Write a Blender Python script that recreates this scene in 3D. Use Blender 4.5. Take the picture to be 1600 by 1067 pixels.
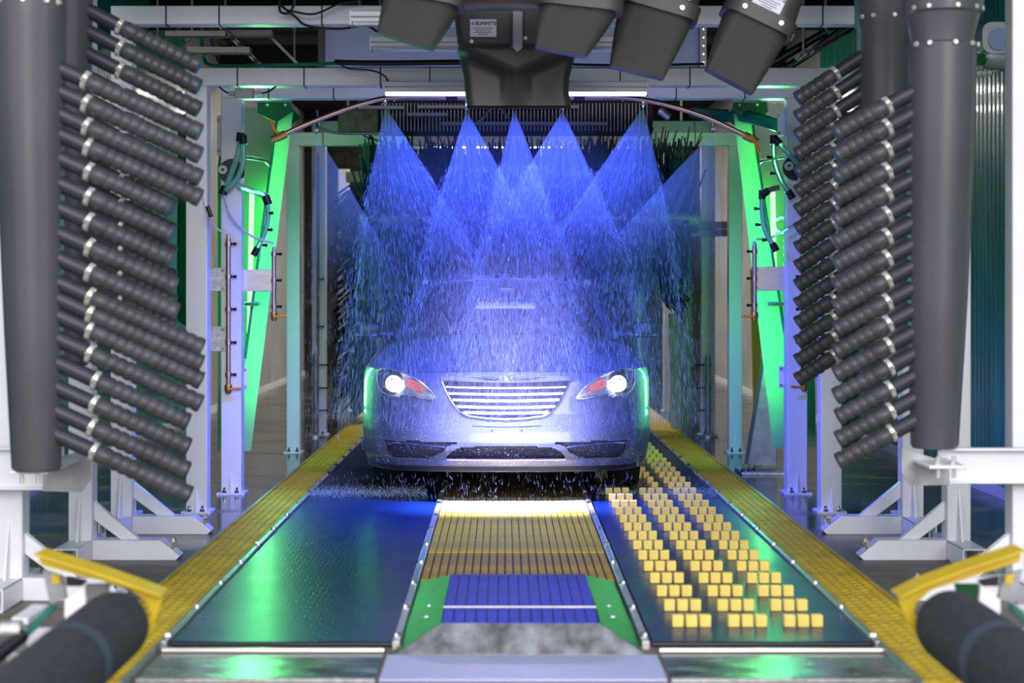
import bpy, bmesh, math, random
from mathutils import Vector, Matrix
from math import sin, cos, pi, sqrt, radians as R
random.seed(7)
SC = bpy.context.scene
COL = SC.collection
for o in list(bpy.data.objects): bpy.data.objects.remove(o)

# ------------------------------------------------------------------ camera, world, lights, exposure
FPX, VX, VY, CAMZ = 2750.0, 787.0, 459.0, 1.32
cam = bpy.data.cameras.new('camera'); cam_o = bpy.data.objects.new('camera', cam); COL.objects.link(cam_o)
cam_o.location = (0, 0, CAMZ); cam_o.rotation_euler = (R(90), 0, 0)
cam.sensor_width = 36; cam.lens = FPX/1600*36
cam.shift_x = (800-VX)/1600; cam.shift_y = -(533.5-VY)/1600
cam.clip_start = 0.1; cam.clip_end = 200
cam.dof.use_dof = True; cam.dof.focus_distance = 11.0; cam.dof.aperture_fstop = 2.1
SC.camera = cam_o
SC.view_settings.view_transform = 'Standard'; SC.view_settings.look = 'None'
SC.view_settings.gamma = 1; SC.view_settings.use_curve_mapping = False
SC.view_settings.exposure = 0.0

w = bpy.data.worlds.new('daylight'); SC.world = w; w.use_nodes = True
bg = w.node_tree.nodes['Background']; bg.inputs[0].default_value = (0.86, 0.88, 1.0, 1); bg.inputs[1].default_value = 1.9

LIGHT_PARENT = []
def area(name, loc, target, sx, sy, power, color, spread=180):
    l = bpy.data.lights.new(name, 'AREA'); l.shape = 'RECTANGLE'; l.size = sx; l.size_y = sy
    l.energy = power; l.color = color; l.spread = R(spread)
    o = bpy.data.objects.new(name, l); COL.objects.link(o); o.location = loc
    o.rotation_euler = (Vector(target)-Vector(loc)).to_track_quat('-Z', 'Y').to_euler()
    return o
BLUE = (0.07, 0.10, 1.0)
GREEN = (0.14, 1.0, 0.26)
# daylight from the open end of the bay, behind the camera
sun = bpy.data.lights.new('sun', 'SUN'); sun.energy = 1.6; sun.angle = R(28); sun.color = (1.0, 0.97, 0.95)
sun_o = bpy.data.objects.new('sun', sun); COL.objects.link(sun_o); sun_o.rotation_euler = Vector((-0.12, 1, -0.34)).to_track_quat('-Z', 'Y').to_euler()
# blue LED bars over the spray arch: lamps sit in the bar housings
area('blue_led_lamp', (0.07, 10.68, 2.508), (0.05, 11.35, 0.7), 1.40, 0.03, 150, BLUE, 132)
area('white_blue_led_lamp', (0.03, 10.66, 2.508), (0.03, 10.92, 0.0), 0.75, 0.03, 72, (0.48, 0.46, 1.0), 26)
# green LED tubes inside the side shields
for sx, X in ((-1, -1.74), (1, 1.88)):
    area('green_led_lamp', (X, 12.90, 1.45), (X, 13.2, 1.45), 0.10, 1.3, 14, GREEN, 170)
    area('green_led_lamp', (X+sx*.06, 12.75, 1.5), (X-sx*.10, 12.2, 1.5), 0.14, 1.9, 12, GREEN, 80)
# unseen fill lamps added under the roof to brighten the deep walls
for y in (18.3, 21.6, 24.8, 27.5):
    area('tunnel_fill_lamp', (0.05, y, 4.2), (0.05, y, 0), 1.7, 0.2, 110, (1.0, 0.96, 0.9), 180)

# ------------------------------------------------------------------ materials
MAT = {}
def nd(nt, t, **kw):
    n = nt.nodes.new(t)
    for k, v in kw.items():
        if k in n.inputs: n.inputs[k].default_value = v
        else: setattr(n, k, v)
    return n
def mat(name, col, rough=0.5, metal=0.0, spec=0.5, var=0.0, vscale=8.0, stretch=(1,1,1), bump=0.0, bscale=60.0,
        trans=0.0, coat=0.0, emis=None, estr=0.0, alpha=1.0, rvar=0.0, col2=None, ior=1.45):
    m = bpy.data.materials.new(name); m.use_nodes = True; nt = m.node_tree
    b = nt.nodes['Principled BSDF']
    c = (*col, 1)
    b.inputs['Base Color'].default_value = c; b.inputs['Roughness'].default_value = rough
    b.inputs['Metallic'].default_value = metal; b.inputs['Specular IOR Level'].default_value = spec
    b.inputs['Transmission Weight'].default_value = trans; b.inputs['Coat Weight'].default_value = coat
    b.inputs['IOR'].default_value = ior; b.inputs['Alpha'].default_value = alpha
    b.inputs['Coat Roughness'].default_value = 0.06
    if emis: b.inputs['Emission Color'].default_value = (*emis, 1); b.inputs['Emission Strength'].default_value = estr
    tc = nd(nt, 'ShaderNodeTexCoord'); mp = nd(nt, 'ShaderNodeMapping'); mp.inputs['Scale'].default_value = stretch
    nt.links.new(tc.outputs['Object'], mp.inputs['Vector'])
    if var > 0 or rvar > 0:
        n = nd(nt, 'ShaderNodeTexNoise'); n.inputs['Scale'].default_value = vscale; n.inputs['Detail'].default_value = 5
        nt.links.new(mp.outputs[0], n.inputs['Vector'])
        if var > 0:
            mx = nd(nt, 'ShaderNodeMix', data_type='RGBA')
            lo = col2 if col2 else tuple(max(0, x*(1-var)) for x in col)
            hi = col if col2 else tuple(min(1, x*(1+var)) for x in col)
            mx.inputs[6].default_value = (*lo, 1); mx.inputs[7].default_value = (*hi, 1)
            rp = nd(nt, 'ShaderNodeMapRange'); rp.inputs[1].default_value = 0.3; rp.inputs[2].default_value = 0.7
            nt.links.new(n.outputs[0], rp.inputs[0]); nt.links.new(rp.outputs[0], mx.inputs[0])
            nt.links.new(mx.outputs[2], b.inputs['Base Color'])
        if rvar > 0:
            rr = nd(nt, 'ShaderNodeMapRange'); rr.inputs[1].default_value = 0.35; rr.inputs[2].default_value = 0.65
            rr.inputs[3].default_value = max(0.02, rough-rvar); rr.inputs[4].default_value = min(1, rough+rvar)
            nt.links.new(n.outputs[0], rr.inputs[0]); nt.links.new(rr.outputs[0], b.inputs['Roughness'])
    if bump > 0:
        n2 = nd(nt, 'ShaderNodeTexNoise'); n2.inputs['Scale'].default_value = bscale; n2.inputs['Detail'].default_value = 3
        nt.links.new(mp.outputs[0], n2.inputs['Vector'])
        bp = nd(nt, 'ShaderNodeBump'); bp.inputs['Strength'].default_value = bump; bp.inputs['Distance'].default_value = 0.01
        nt.links.new(n2.outputs[0], bp.inputs['Height']); nt.links.new(bp.outputs[0], b.inputs['Normal'])
    MAT[name] = m
    return m

mat('white_paint', (0.82, 0.82, 0.85), 0.35, var=0.04, vscale=3, bump=0.03, bscale=40)
mat('brushed_steel', (0.62, 0.59, 0.56), 0.38, 0.85, var=0.12, vscale=6, stretch=(1, 1, 12), bump=0.05, bscale=90)
mat('galvanised', (0.55, 0.54, 0.53), 0.42, 0.8, var=0.25, vscale=30, bump=0.05)
mat('dull_steel', (0.34, 0.34, 0.34), 0.5, 0.6, var=0.2, vscale=12)
mat('chrome', (0.9, 0.9, 0.92), 0.08, 1.0)
mat('brass', (0.55, 0.36, 0.12), 0.3, 0.9)
mat('copper_pipe', (0.55, 0.38, 0.34), 0.28, 0.85)
mat('orange_plastic', (0.85, 0.30, 0.02), 0.45)
mat('black_plastic', (0.020, 0.020, 0.023), 0.38, var=0.3, vscale=3, bump=0.03, bscale=14)
mat('duct_plastic', (0.080, 0.081, 0.090), 0.36, var=0.22, vscale=3, stretch=(1, 1, .4), bump=0.03, bscale=9)
mat('nozzle_plastic', (0.052, 0.048, 0.047), 0.46, var=0.15, vscale=4, bump=0.05, bscale=12)
mat('hose_rubber', (0.050, 0.052, 0.058), 0.42, var=0.25, vscale=12)
mat('hose_smooth', (0.032, 0.034, 0.044), 0.45)
mat('foam', (0.028, 0.030, 0.036), 0.85, var=0.5, vscale=60, bump=0.5, bscale=120)
mat('foam_band', (0.045, 0.06, 0.085), 0.7)
mat('yellow_guard', (0.72, 0.52, 0.015), 0.4, var=0.12, vscale=5, col2=(0.60, 0.40, 0.02))
mat('yellow_grating', (0.72, 0.50, 0.010), 0.5, spec=0.3, var=0.25, vscale=4, col2=(0.42, 0.27, 0.015), bump=0.15, bscale=160)
mat('groove_dark', (0.50, 0.34, 0.01), 0.6, var=0.3)
mat('deck_gap', (0.12, 0.08, 0.02), 0.6)
mat('deck_yellow', (0.86, 0.60, 0.01), 0.55, spec=0.2, var=0.35, vscale=5, stretch=(1, .5, 1), col2=(0.36, 0.22, 0.02))
mat('deck_tan', (0.60, 0.34, 0.05), 0.6, spec=0.15, var=0.25, vscale=5, col2=(0.36, 0.20, 0.05))
mat('deck_shade', (0.16, 0.10, 0.04), 0.3, var=0.3, vscale=5)  # slats under the car: its shade is put into this dark brown
mat('block_yellow', (0.95, 0.70, 0.16), 0.4, var=0.06, vscale=20)
mat('cover_blue_reflection', (0.035, 0.05, 0.60), 0.5, spec=0.2, var=0.35, vscale=4, stretch=(.4, 3, 1), col2=(0.03, 0.04, 0.36))  # blue light mirrored in the metal cover, put into the colour
mat('cover_green_reflection', (0.012, 0.11, 0.035), 0.45, spec=0.25, var=0.5, vscale=6, col2=(0.015, 0.07, 0.03))  # green light mirrored on the cover sides, put into the colour
mat('cover_steel', (0.42, 0.44, 0.46), 0.35, 0.6, var=0.6, vscale=14, stretch=(1, .35, 1), col2=(0.10, 0.11, 0.10), bump=0.1)
mat('plate_lavender', (0.48, 0.50, 0.74), 0.4, 0.2, var=0.06, vscale=3)
mat('sill_steel', (0.34, 0.36, 0.38), 0.22, 0.85, var=0.5, vscale=6, stretch=(1, 2, 1), rvar=0.08)
mat('glass_clear', (0.95, 0.97, 1.0), 0.02, trans=1.0, ior=1.3)
mat('tube_clear', (0.35, 0.75, 0.62), 0.12, trans=0.55, ior=1.3)
mat('tube_green', (0.02, 0.28, 0.17), 0.25, trans=0.2)
mat('tube_teal', (0.03, 0.16, 0.13), 0.3)
mat('cable_black', (0.010, 0.010, 0.012), 0.5)
mat('cable_purple', (0.10, 0.02, 0.12), 0.4)
mat('cable_green', (0.02, 0.20, 0.10), 0.4)
mat('cable_white', (0.6, 0.6, 0.66), 0.4)
mat('grey_box', (0.20, 0.21, 0.22), 0.45, 0.3)
mat('panel_grey', (0.46, 0.48, 0.58), 0.55, var=0.05, vscale=2)
mat('fixture_grey', (0.44, 0.46, 0.47), 0.4, 0.3)
mat('led_on', (0.1, 0.1, 0.1), 0.4, emis=(0.30, 0.36, 1.0), estr=8)
mat('led_white_on', (0.1, 0.1, 0.1), 0.4, emis=(0.85, 0.9, 1.0), estr=6)
mat('led_green_on', (0.1, 0.1, 0.1), 0.4, emis=(0.45, 1.0, 0.45), estr=1.6)
mat('led_dim', (0.5, 0.52, 0.6), 0.3)
mat('bolt_pale', (0.75, 0.72, 0.64), 0.25, 0.5)
mat('sticker', (0.62, 0.66, 0.74), 0.4)
mat('ink', (0.02, 0.025, 0.05), 0.5)
mat('ink_blue', (0.02, 0.22, 0.55), 0.5)
mat('lens_green', (0.005, 0.12, 0.01), 0.15, coat=0.5)
mat('lamp_grey', (0.26, 0.28, 0.30), 0.4, 0.2)
mat('lamp_glass', (0.20, 0.26, 0.42), 0.1, 0.4)
mat('bristle', (0.006, 0.008, 0.012), 0.5)
mat('bristle_blue', (0.010, 0.016, 0.045), 0.45)
mat('ceiling_dark', (0.010, 0.010, 0.011), 0.7, var=0.5, vscale=2)
mat('back_dark', (0.02, 0.018, 0.018), 0.8, var=0.6, vscale=3)
mat('tray_steel', (0.22, 0.21, 0.19), 0.45, 0.5)
mat('rust_box', (0.09, 0.06, 0.045), 0.7, var=0.5, vscale=14)
mat('tunnel_wall', (0.42, 0.41, 0.38), 0.45, var=0.15, vscale=2)
mat('warning_yellow', (0.70, 0.50, 0.02), 0.5)
# car
mat('car_paint', (0.10, 0.12, 0.19), 0.38, 0.4, coat=0.7, spec=0.5)
mat('car_bumper', (0.30, 0.30, 0.36), 0.34, 0.35, coat=0.8)
mat('car_black', (0.008, 0.008, 0.012), 0.4)
mat('car_grille', (0.02, 0.022, 0.05), 0.35)
mat('car_glass', (0.010, 0.012, 0.025), 0.04, spec=0.6, coat=1.0)
mat('tyre', (0.012, 0.012, 0.013), 0.75)
mat('head_lamp_shell', (0.75, 0.78, 0.85), 0.18, 0.9)
mat('projector', (0.35, 0.34, 0.33), 0.1, 0.2, emis=(1.0, 0.90, 0.80), estr=0.35)
mat('lamp_halo', (0.9, 0.9, 0.9), 0.3, emis=(1.0, 0.95, 0.9), estr=1.6)
mat('amber', (0.95, 0.20, 0.05), 0.25, emis=(1.0, 0.18, 0.05), estr=0.35)
mat('seat_cloth', (0.05, 0.045, 0.05), 0.9)
mat('droplet', (0.85, 0.9, 0.95), 0.15, spec=0.8)

def mat_glasspane():
    m = bpy.data.materials.new('windscreen_glass'); m.use_nodes = True; nt = m.node_tree; nt.nodes.clear()
    out = nd(nt, 'ShaderNodeOutputMaterial'); mx = nd(nt, 'ShaderNodeMixShader'); fr = nd(nt, 'ShaderNodeFresnel'); fr.inputs[0].default_value = 1.5
    t = nd(nt, 'ShaderNodeBsdfTransparent'); t.inputs[0].default_value = (0.30, 0.34, 0.42, 1)
    g = nd(nt, 'ShaderNodeBsdfGlossy'); g.inputs['Roughness'].default_value = 0.05
    nt.links.new(fr.outputs[0], mx.inputs[0]); nt.links.new(t.outputs[0], mx.inputs[1]); nt.links.new(g.outputs[0], mx.inputs[2])
    nt.links.new(mx.outputs[0], out.inputs[0]); MAT['windscreen_glass'] = m
mat_glasspane()
def mat_lens():
    m = bpy.data.materials.new('lamp_lens'); m.use_nodes = True; nt = m.node_tree; nt.nodes.clear()
    out = nd(nt, 'ShaderNodeOutputMaterial'); mx = nd(nt, 'ShaderNodeMixShader'); fr = nd(nt, 'ShaderNodeFresnel'); fr.inputs[0].default_value = 1.5
    t = nd(nt, 'ShaderNodeBsdfTransparent'); t.inputs[0].default_value = (0.92, 0.94, 1, 1)
    g = nd(nt, 'ShaderNodeBsdfGlossy'); g.inputs['Roughness'].default_value = 0.1
    nt.links.new(fr.outputs[0], mx.inputs[0]); nt.links.new(t.outputs[0], mx.inputs[1]); nt.links.new(g.outputs[0], mx.inputs[2])
    nt.links.new(mx.outputs[0], out.inputs[0]); MAT['lamp_lens'] = m
mat_lens()
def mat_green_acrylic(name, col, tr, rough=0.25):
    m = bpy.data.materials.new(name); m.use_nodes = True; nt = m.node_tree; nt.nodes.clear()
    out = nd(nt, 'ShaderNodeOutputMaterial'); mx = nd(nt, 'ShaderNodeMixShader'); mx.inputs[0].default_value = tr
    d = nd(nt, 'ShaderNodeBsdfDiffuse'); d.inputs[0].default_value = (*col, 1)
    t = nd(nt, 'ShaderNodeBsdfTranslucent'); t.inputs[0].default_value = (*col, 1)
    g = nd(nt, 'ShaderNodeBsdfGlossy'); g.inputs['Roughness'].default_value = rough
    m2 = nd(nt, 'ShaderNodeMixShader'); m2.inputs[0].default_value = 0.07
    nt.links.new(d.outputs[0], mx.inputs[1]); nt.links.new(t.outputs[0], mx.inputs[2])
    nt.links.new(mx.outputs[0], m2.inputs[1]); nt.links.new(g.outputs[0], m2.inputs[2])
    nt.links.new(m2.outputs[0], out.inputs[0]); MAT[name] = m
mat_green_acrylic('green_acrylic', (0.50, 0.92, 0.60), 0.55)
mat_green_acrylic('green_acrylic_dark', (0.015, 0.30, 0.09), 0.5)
def mat_water(name, alpha, streak=False):
    """fine water: mostly see-through, the rest scatters the light that falls on it"""
    m = bpy.data.materials.new(name); m.use_nodes = True; nt = m.node_tree; nt.nodes.clear()
    out = nd(nt, 'ShaderNodeOutputMaterial'); mx = nd(nt, 'ShaderNodeMixShader'); mx.inputs[0].default_value = alpha
    t = nd(nt, 'ShaderNodeBsdfTransparent')
    d = nd(nt, 'ShaderNodeBsdfDiffuse'); d.inputs[0].default_value = (0.62, 0.74, 1, 1)
    l = nd(nt, 'ShaderNodeBsdfTranslucent'); l.inputs[0].default_value = (0.62, 0.74, 1, 1)
    m2 = nd(nt, 'ShaderNodeMixShader'); m2.inputs[0].default_value = 0.5
    nt.links.new(d.outputs[0], m2.inputs[1]); nt.links.new(l.outputs[0], m2.inputs[2])
    nt.links.new(t.outputs[0], mx.inputs[1]); nt.links.new(m2.outputs[0], mx.inputs[2]); nt.links.new(mx.outputs[0], out.inputs[0])
    if streak:
        uv = nd(nt, 'ShaderNodeUVMap'); mp = nd(nt, 'ShaderNodeMapping'); mp.inputs['Scale'].default_value = (60, 1.6, 1)
        n = nd(nt, 'ShaderNodeTexNoise'); n.inputs['Scale'].default_value = 1.0; n.inputs['Detail'].default_value = 4
        nt.links.new(uv.outputs[0], mp.inputs[0]); nt.links.new(mp.outputs[0], n.inputs['Vector'])
        sx = nd(nt, 'ShaderNodeSeparateXYZ'); nt.links.new(uv.outputs[0], sx.inputs[0])
        rp = nd(nt, 'ShaderNodeMapRange'); rp.inputs[1].default_value = 0.35; rp.inputs[2].default_value = 0.7; rp.inputs[3].default_value = 0.35; rp.inputs[4].default_value = 1.0
        nt.links.new(n.outputs[0], rp.inputs[0])
        # sheet breaks up with distance from the nozzle
        dv = nd(nt, 'ShaderNodeMapRange'); dv.inputs[1].default_value = 0.0; dv.inputs[2].default_value = 1.0; dv.inputs[3].default_value = 1.0; dv.inputs[4].default_value = 0.0
        nt.links.new(sx.outputs[1], dv.inputs[0])
        pw = nd(nt, 'ShaderNodeMath', operation='POWER'); pw.inputs[1].default_value = 1.6; nt.links.new(dv.outputs[0], pw.inputs[0])
        mu = nd(nt, 'ShaderNodeMath', operation='MULTIPLY'); nt.links.new(rp.outputs[0], mu.inputs[0]); nt.links.new(pw.outputs[0], mu.inputs[1])
        mu2 = nd(nt, 'ShaderNodeMath', operation='MULTIPLY'); mu2.inputs[1].default_value = alpha; nt.links.new(mu.outputs[0], mu2.inputs[0])
        nt.links.new(mu2.outputs[0], mx.inputs[0])
    MAT[name] = m
mat_water('water_streak', 0.30); mat_water('water_film', 0.6, True); mat_water('water_sheet', 0.27, True); mat_water('water_fine', 0.2)
def mat_volume(name, dens, aniso=0.3):
    m = bpy.data.materials.new(name); m.use_nodes = True; nt = m.node_tree; nt.nodes.clear()
    out = nd(nt, 'ShaderNodeOutputMaterial'); v = nd(nt, 'ShaderNodeVolumeScatter'); v.inputs['Density'].default_value = dens
    v.inputs['Anisotropy'].default_value = aniso; v.inputs['Color'].default_value = (0.95, 0.97, 1, 1)
    nt.links.new(v.outputs[0], out.inputs['Volume']); MAT[name] = m
mat_volume('mist', 0.085)

def mat_floor():
    m = mat('concrete_wet', (0.06, 0.06, 0.06), 0.3, bump=0.02); nt = m.node_tree; b = nt.nodes['Principled BSDF']
    tc = nd(nt, 'ShaderNodeTexCoord')
    mp = nd(nt, 'ShaderNodeMapping'); mp.inputs['Scale'].default_value = (0.7, 1.3, 1); nt.links.new(tc.outputs['Object'], mp.inputs[0])
    n = nd(nt, 'ShaderNodeTexNoise'); n.inputs['Scale'].default_value = 2.0; n.inputs['Detail'].default_value = 7; nt.links.new(mp.outputs[0], n.inputs['Vector'])
    sp = nd(nt, 'ShaderNodeSeparateXYZ'); nt.links.new(tc.outputs['Object'], sp.inputs[0])
    wet = nd(nt, 'ShaderNodeMapRange'); wet.inputs[1].default_value = 8.6; wet.inputs[2].default_value = 10.0; nt.links.new(sp.outputs[1], wet.inputs[0])
    ad = nd(nt, 'ShaderNodeMath', operation='ADD'); nt.links.new(wet.outputs[0], ad.inputs[0])
    nm = nd(nt, 'ShaderNodeMapRange'); nm.inputs[1].default_value = 0.3; nm.inputs[2].default_value = 0.7; nm.inputs[3].default_value = -0.35; nm.inputs[4].default_value = 0.35
    nt.links.new(n.outputs[0], nm.inputs[0]); nt.links.new(nm.outputs[0], ad.inputs[1]); ad.use_clamp = True
    mx = nd(nt, 'ShaderNodeMix', data_type='RGBA'); mx.inputs[6].default_value = (0.19, 0.15, 0.125, 1); mx.inputs[7].default_value = (0.050, 0.052, 0.050, 1)
    nt.links.new(ad.outputs[0], mx.inputs[0])
    m2 = nd(nt, 'ShaderNodeMix', data_type='RGBA', blend_type='MULTIPLY'); m2.inputs[0].default_value = 0.7
    n3 = nd(nt, 'ShaderNodeTexNoise'); n3.inputs['Scale'].default_value = 9; n3.inputs['Detail'].default_value = 8; nt.links.new(mp.outputs[0], n3.inputs['Vector'])
    cr = nd(nt, 'ShaderNodeMapRange'); cr.inputs[1].default_value = .3; cr.inputs[2].default_value = .7; cr.inputs[3].default_value = .55; cr.inputs[4].default_value = 1.25
    nt.links.new(n3.outputs[0], cr.inputs[0]); nt.links.new(mx.outputs[2], m2.inputs[6]); nt.links.new(cr.outputs[0], m2.inputs[7])
    nt.links.new(m2.outputs[2], b.inputs['Base Color'])
    rr = nd(nt, 'ShaderNodeMapRange'); rr.inputs[3].default_value = 0.62; rr.inputs[4].default_value = 0.13; nt.links.new(ad.outputs[0], rr.inputs[0])
    nt.links.new(rr.outputs[0], b.inputs['Roughness'])
mat_floor()
def mat_belt():
    m = mat('belt', (0.004, 0.022, 0.105), 0.28, spec=0.32); nt = m.node_tree; b = nt.nodes['Principled BSDF']
    tc = nd(nt, 'ShaderNodeTexCoord'); br = nd(nt, 'ShaderNodeTexBrick'); br.inputs['Scale'].default_value = 1
    br.inputs['Brick Width'].default_value = 0.05; br.inputs['Row Height'].default_value = 0.05; br.inputs['Mortar Size'].default_value = 0.004; br.inputs['Mortar Smooth'].default_value = 0.5
    nt.links.new(tc.outputs['Object'], br.inputs['Vector'])
    n = nd(nt, 'ShaderNodeTexNoise'); n.inputs['Scale'].default_value = 3; n.inputs['Detail'].default_value = 5; nt.links.new(tc.outputs['Object'], n.inputs['Vector'])
    rr = nd(nt, 'ShaderNodeMapRange'); rr.inputs[1].default_value = .3; rr.inputs[2].default_value = .7; rr.inputs[3].default_value = 0.27; rr.inputs[4].default_value = 0.33
    nt.links.new(n.outputs[0], rr.inputs[0]); nt.links.new(rr.outputs[0], b.inputs['Roughness'])
    bp = nd(nt, 'ShaderNodeBump'); bp.inputs['Strength'].default_value = 0.25; bp.inputs['Distance'].default_value = 0.002; bp.invert = True
    nt.links.new(br.outputs['Fac'], bp.inputs['Height']); nt.links.new(bp.outputs[0], b.inputs['Normal'])
mat_belt()
mat('wall_panel_green', (0.02, 0.34, 0.25), 0.28, spec=0.8, var=0.3, vscale=1.5, stretch=(1, 6, .6), coat=0.6)

# ------------------------------------------------------------------ helpers
def P(px, py, d):
    "a point of the photograph at distance d"
    return Vector(((px-VX)*d/FPX, d, CAMZ-(py-VY)*d/FPX))
OFF = {}
class MB:
    def __init__(s): s.v = []; s.f = []; s.m = []; s.uv = {}
    def add(s, vs, fs, mi=0):
        o = len(s.v); s.v += [Vector(v) for v in vs]
        for f in fs: s.f.append([o+i for i in f]); s.m.append(mi)
        return s
    def box(s, c, size, rot=None, mi=0):
        x, y, z = (a/2 for a in size); c = Vector(c)
        vs = [Vector((i*x, j*y, k*z)) for i in (-1, 1) for j in (-1, 1) for k in (-1, 1)]
        if rot is not None: vs = [rot @ v for v in vs]
        return s.add([v+c for v in vs], [(0,1,3,2),(4,6,7,5),(0,4,5,1),(2,3,7,6),(0,2,6,4),(1,5,7,3)], mi)
    def b2(s, a, b, mi=0):
        a = Vector(a); b = Vector(b); return s.box((a+b)/2, [abs(q) for q in (b-a)], mi=mi)
    def tube(s, p0, p1, r0, r1=None, n=12, caps=True, mi=0):
        return s.path([p0, p1], [r0, r0 if r1 is None else r1], n, caps, mi)
    def path(s, pts, rs, n=10, caps=True, mi=0):
        pts = [Vector(p) for p in pts]
        if not isinstance(rs, (list, tuple)): rs = [rs]*len(pts)
        rings = []; up = None
        for i, p in enumerate(pts):
            t = (pts[min(i+1, len(pts)-1)]-pts[max(i-1, 0)])
            if t.length < 1e-9: t = pts[-1]-pts[0]
            t.normalize()
            if up is None:
                up = Vector((0,0,1)) if abs(t.z) < 0.9 else Vector((1,0,0))
            u = t.cross(up); u.normalize(); w_ = u.cross(t); up = w_
            rings.append([p + (u*cos(2*pi*k/n)+w_*sin(2*pi*k/n))*rs[i] for k in range(n)])
        return s.loft(rings, caps, mi)
    def loft(s, rings, caps=True, mi=0):
        n = len(rings[0]); o = len(s.v)
        for r in rings: s.v += [Vector(v) for v in r]
        for i in range(len(rings)-1):
            for k in range(n):
                a = o+i*n+k; b = o+i*n+(k+1) % n
                s.f.append([a, b, b+n, a+n]); s.m.append(mi)
        if caps:
            s.f.append([o+k for k in range(n)][::-1]); s.m.append(mi)
            e = o+(len(rings)-1)*n; s.f.append([e+k for k in range(n)]); s.m.append(mi)
        return s
    def prism(s, poly, y0, y1, mi=0):
        "polygon of (x,z) points extruded along y"
        n = len(poly)
        return s.loft([[(x, y0, z) for x, z in poly], [(x, y1, z) for x, z in poly]], True, mi)
    def extr(s, pts, vec, mi=0):
        vec = Vector(vec); return s.loft([[Vector(p) for p in pts], [Vector(p)+vec for p in pts]], True, mi)
    def sphere(s, c, r, n=10, m=6, mi=0, sc=(1,1,1)):
        c = Vector(c); rings = []
        for i in range(1, m):
            a = pi*i/m; rings.append([c+Vector((r*sin(a)*cos(2*pi*k/n)*sc[0], r*sin(a)*sin(2*pi*k/n)*sc[1], r*cos(a)*sc[2])) for k in range(n)])
        s.loft(rings, False, mi); o = len(s.v); s.v += [c+Vector((0,0,r*sc[2])), c-Vector((0,0,r*sc[2]))]
        base = o-(m-1)*n
        for k in range(n):
            s.f.append([o, base+k, base+(k+1) % n]); s.m.append(mi)
            e = base+(m-2)*n; s.f.append([o+1, e+(k+1) % n, e+k]); s.m.append(mi)
        return s
    def build(s, name, m, parent=None, smooth=35, bevel=0.0, origin=None, recalc=True, kind=None):
        me = bpy.data.meshes.new(name)
        vs = s.v
        if parent is not None: off = OFF[parent.name]
        elif origin is not None: off = Vector(origin)
        else:
            xs = [v.x for v in vs]; ys = [v.y for v in vs]; zs = [v.z for v in vs]
            off = Vector(((min(xs)+max(xs))/2, (min(ys)+max(ys))/2, min(zs)))
        me.from_pydata([tuple(v-off) for v in vs], [], s.f)
        ms = m if isinstance(m, (list, tuple)) else [m]
        for q in ms: me.materials.append(MAT[q])
        if len(ms) > 1: me.polygons.foreach_set('material_index', s.m)
        if s.uv:
            ul = me.uv_layers.new(name='UVMap')
            for l in me.loops: ul.data[l.index].uv = s.uv.get(l.vertex_index, (0, 0))
        if recalc:
            bm = bmesh.new(); bm.from_mesh(me); bmesh.ops.recalc_face_normals(bm, faces=bm.faces); bm.to_mesh(me); bm.free()
        if smooth:
            me.polygons.foreach_set('use_smooth', [True]*len(me.polygons)); me.set_sharp_from_angle(angle=R(smooth))
        me.update()
        o = bpy.data.objects.new(name, me); COL.objects.link(o)
        if parent is not None: o.parent = parent; OFF[o.name] = off
        else: o.location = off; OFF[o.name] = off
        if bevel:
            b = o.modifiers.new('bevel', 'BEVEL'); b.width = bevel; b.segments = 2; b.limit_method = 'ANGLE'
        if kind: o['kind'] = kind
        return o
def tag(o, label=None, cat=None, group=None, kind=None):
    if label: o['label'] = label
    if cat: o['category'] = cat
    if group: o['group'] = group
    if kind: o['kind'] = kind
    return o
def thing(name, loc, label, cat, group=None):
    o = bpy.data.objects.new(name, None); COL.objects.link(o); o.location = loc; o.empty_display_size = 0.1
    OFF[o.name] = Vector(loc); return tag(o, label, cat, group)
def copy_part(o, parent, delta=(0,0,0), subs=True):
    c = o.copy(); COL.objects.link(c); c.parent = parent; c.location = Vector(o.location)+Vector(delta); OFF[c.name] = OFF[parent.name]
    if subs:
        for ch in [k for k in KIDS.get(o.name, [])]:
            d = ch.copy(); COL.objects.link(d); d.parent = c
    return c
KIDS = {}
def kid(parent, o): KIDS.setdefault(parent.name, []).append(o); return o
def spline(pts, n=8):
    pts = [Vector(p) for p in pts]; out = []
    for i in range(len(pts)-1):
        p0 = pts[max(i-1, 0)]; p1 = pts[i]; p2 = pts[i+1]; p3 = pts[min(i+2, len(pts)-1)]
        for k in range(n):
            t = k/n
            out.append(0.5*((2*p1)+(-p0+p2)*t+(2*p0-5*p1+4*p2-p3)*t*t+(-p0+3*p1-3*p2+p3)*t**3))
    out.append(pts[-1]); return out
def rrect(c, ux, uy, w_, h, r, n=4):
    "rounded rectangle ring, centre c, axes ux and uy, full width and height"
    c = Vector(c); ux = Vector(ux); uy = Vector(uy); out = []; r = min(r, w_/2-1e-4, h/2-1e-4)
    for qx, qy, a0 in ((1, 1, 0), (-1, 1, pi/2), (-1, -1, pi), (1, -1, 3*pi/2)):
        for k in range(n+1):
            a = a0+pi/2*k/n
            out.append(c+ux*(qx*(w_/2-r)+r*cos(a))+uy*(qy*(h/2-r)+r*sin(a)))
    return out
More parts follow.
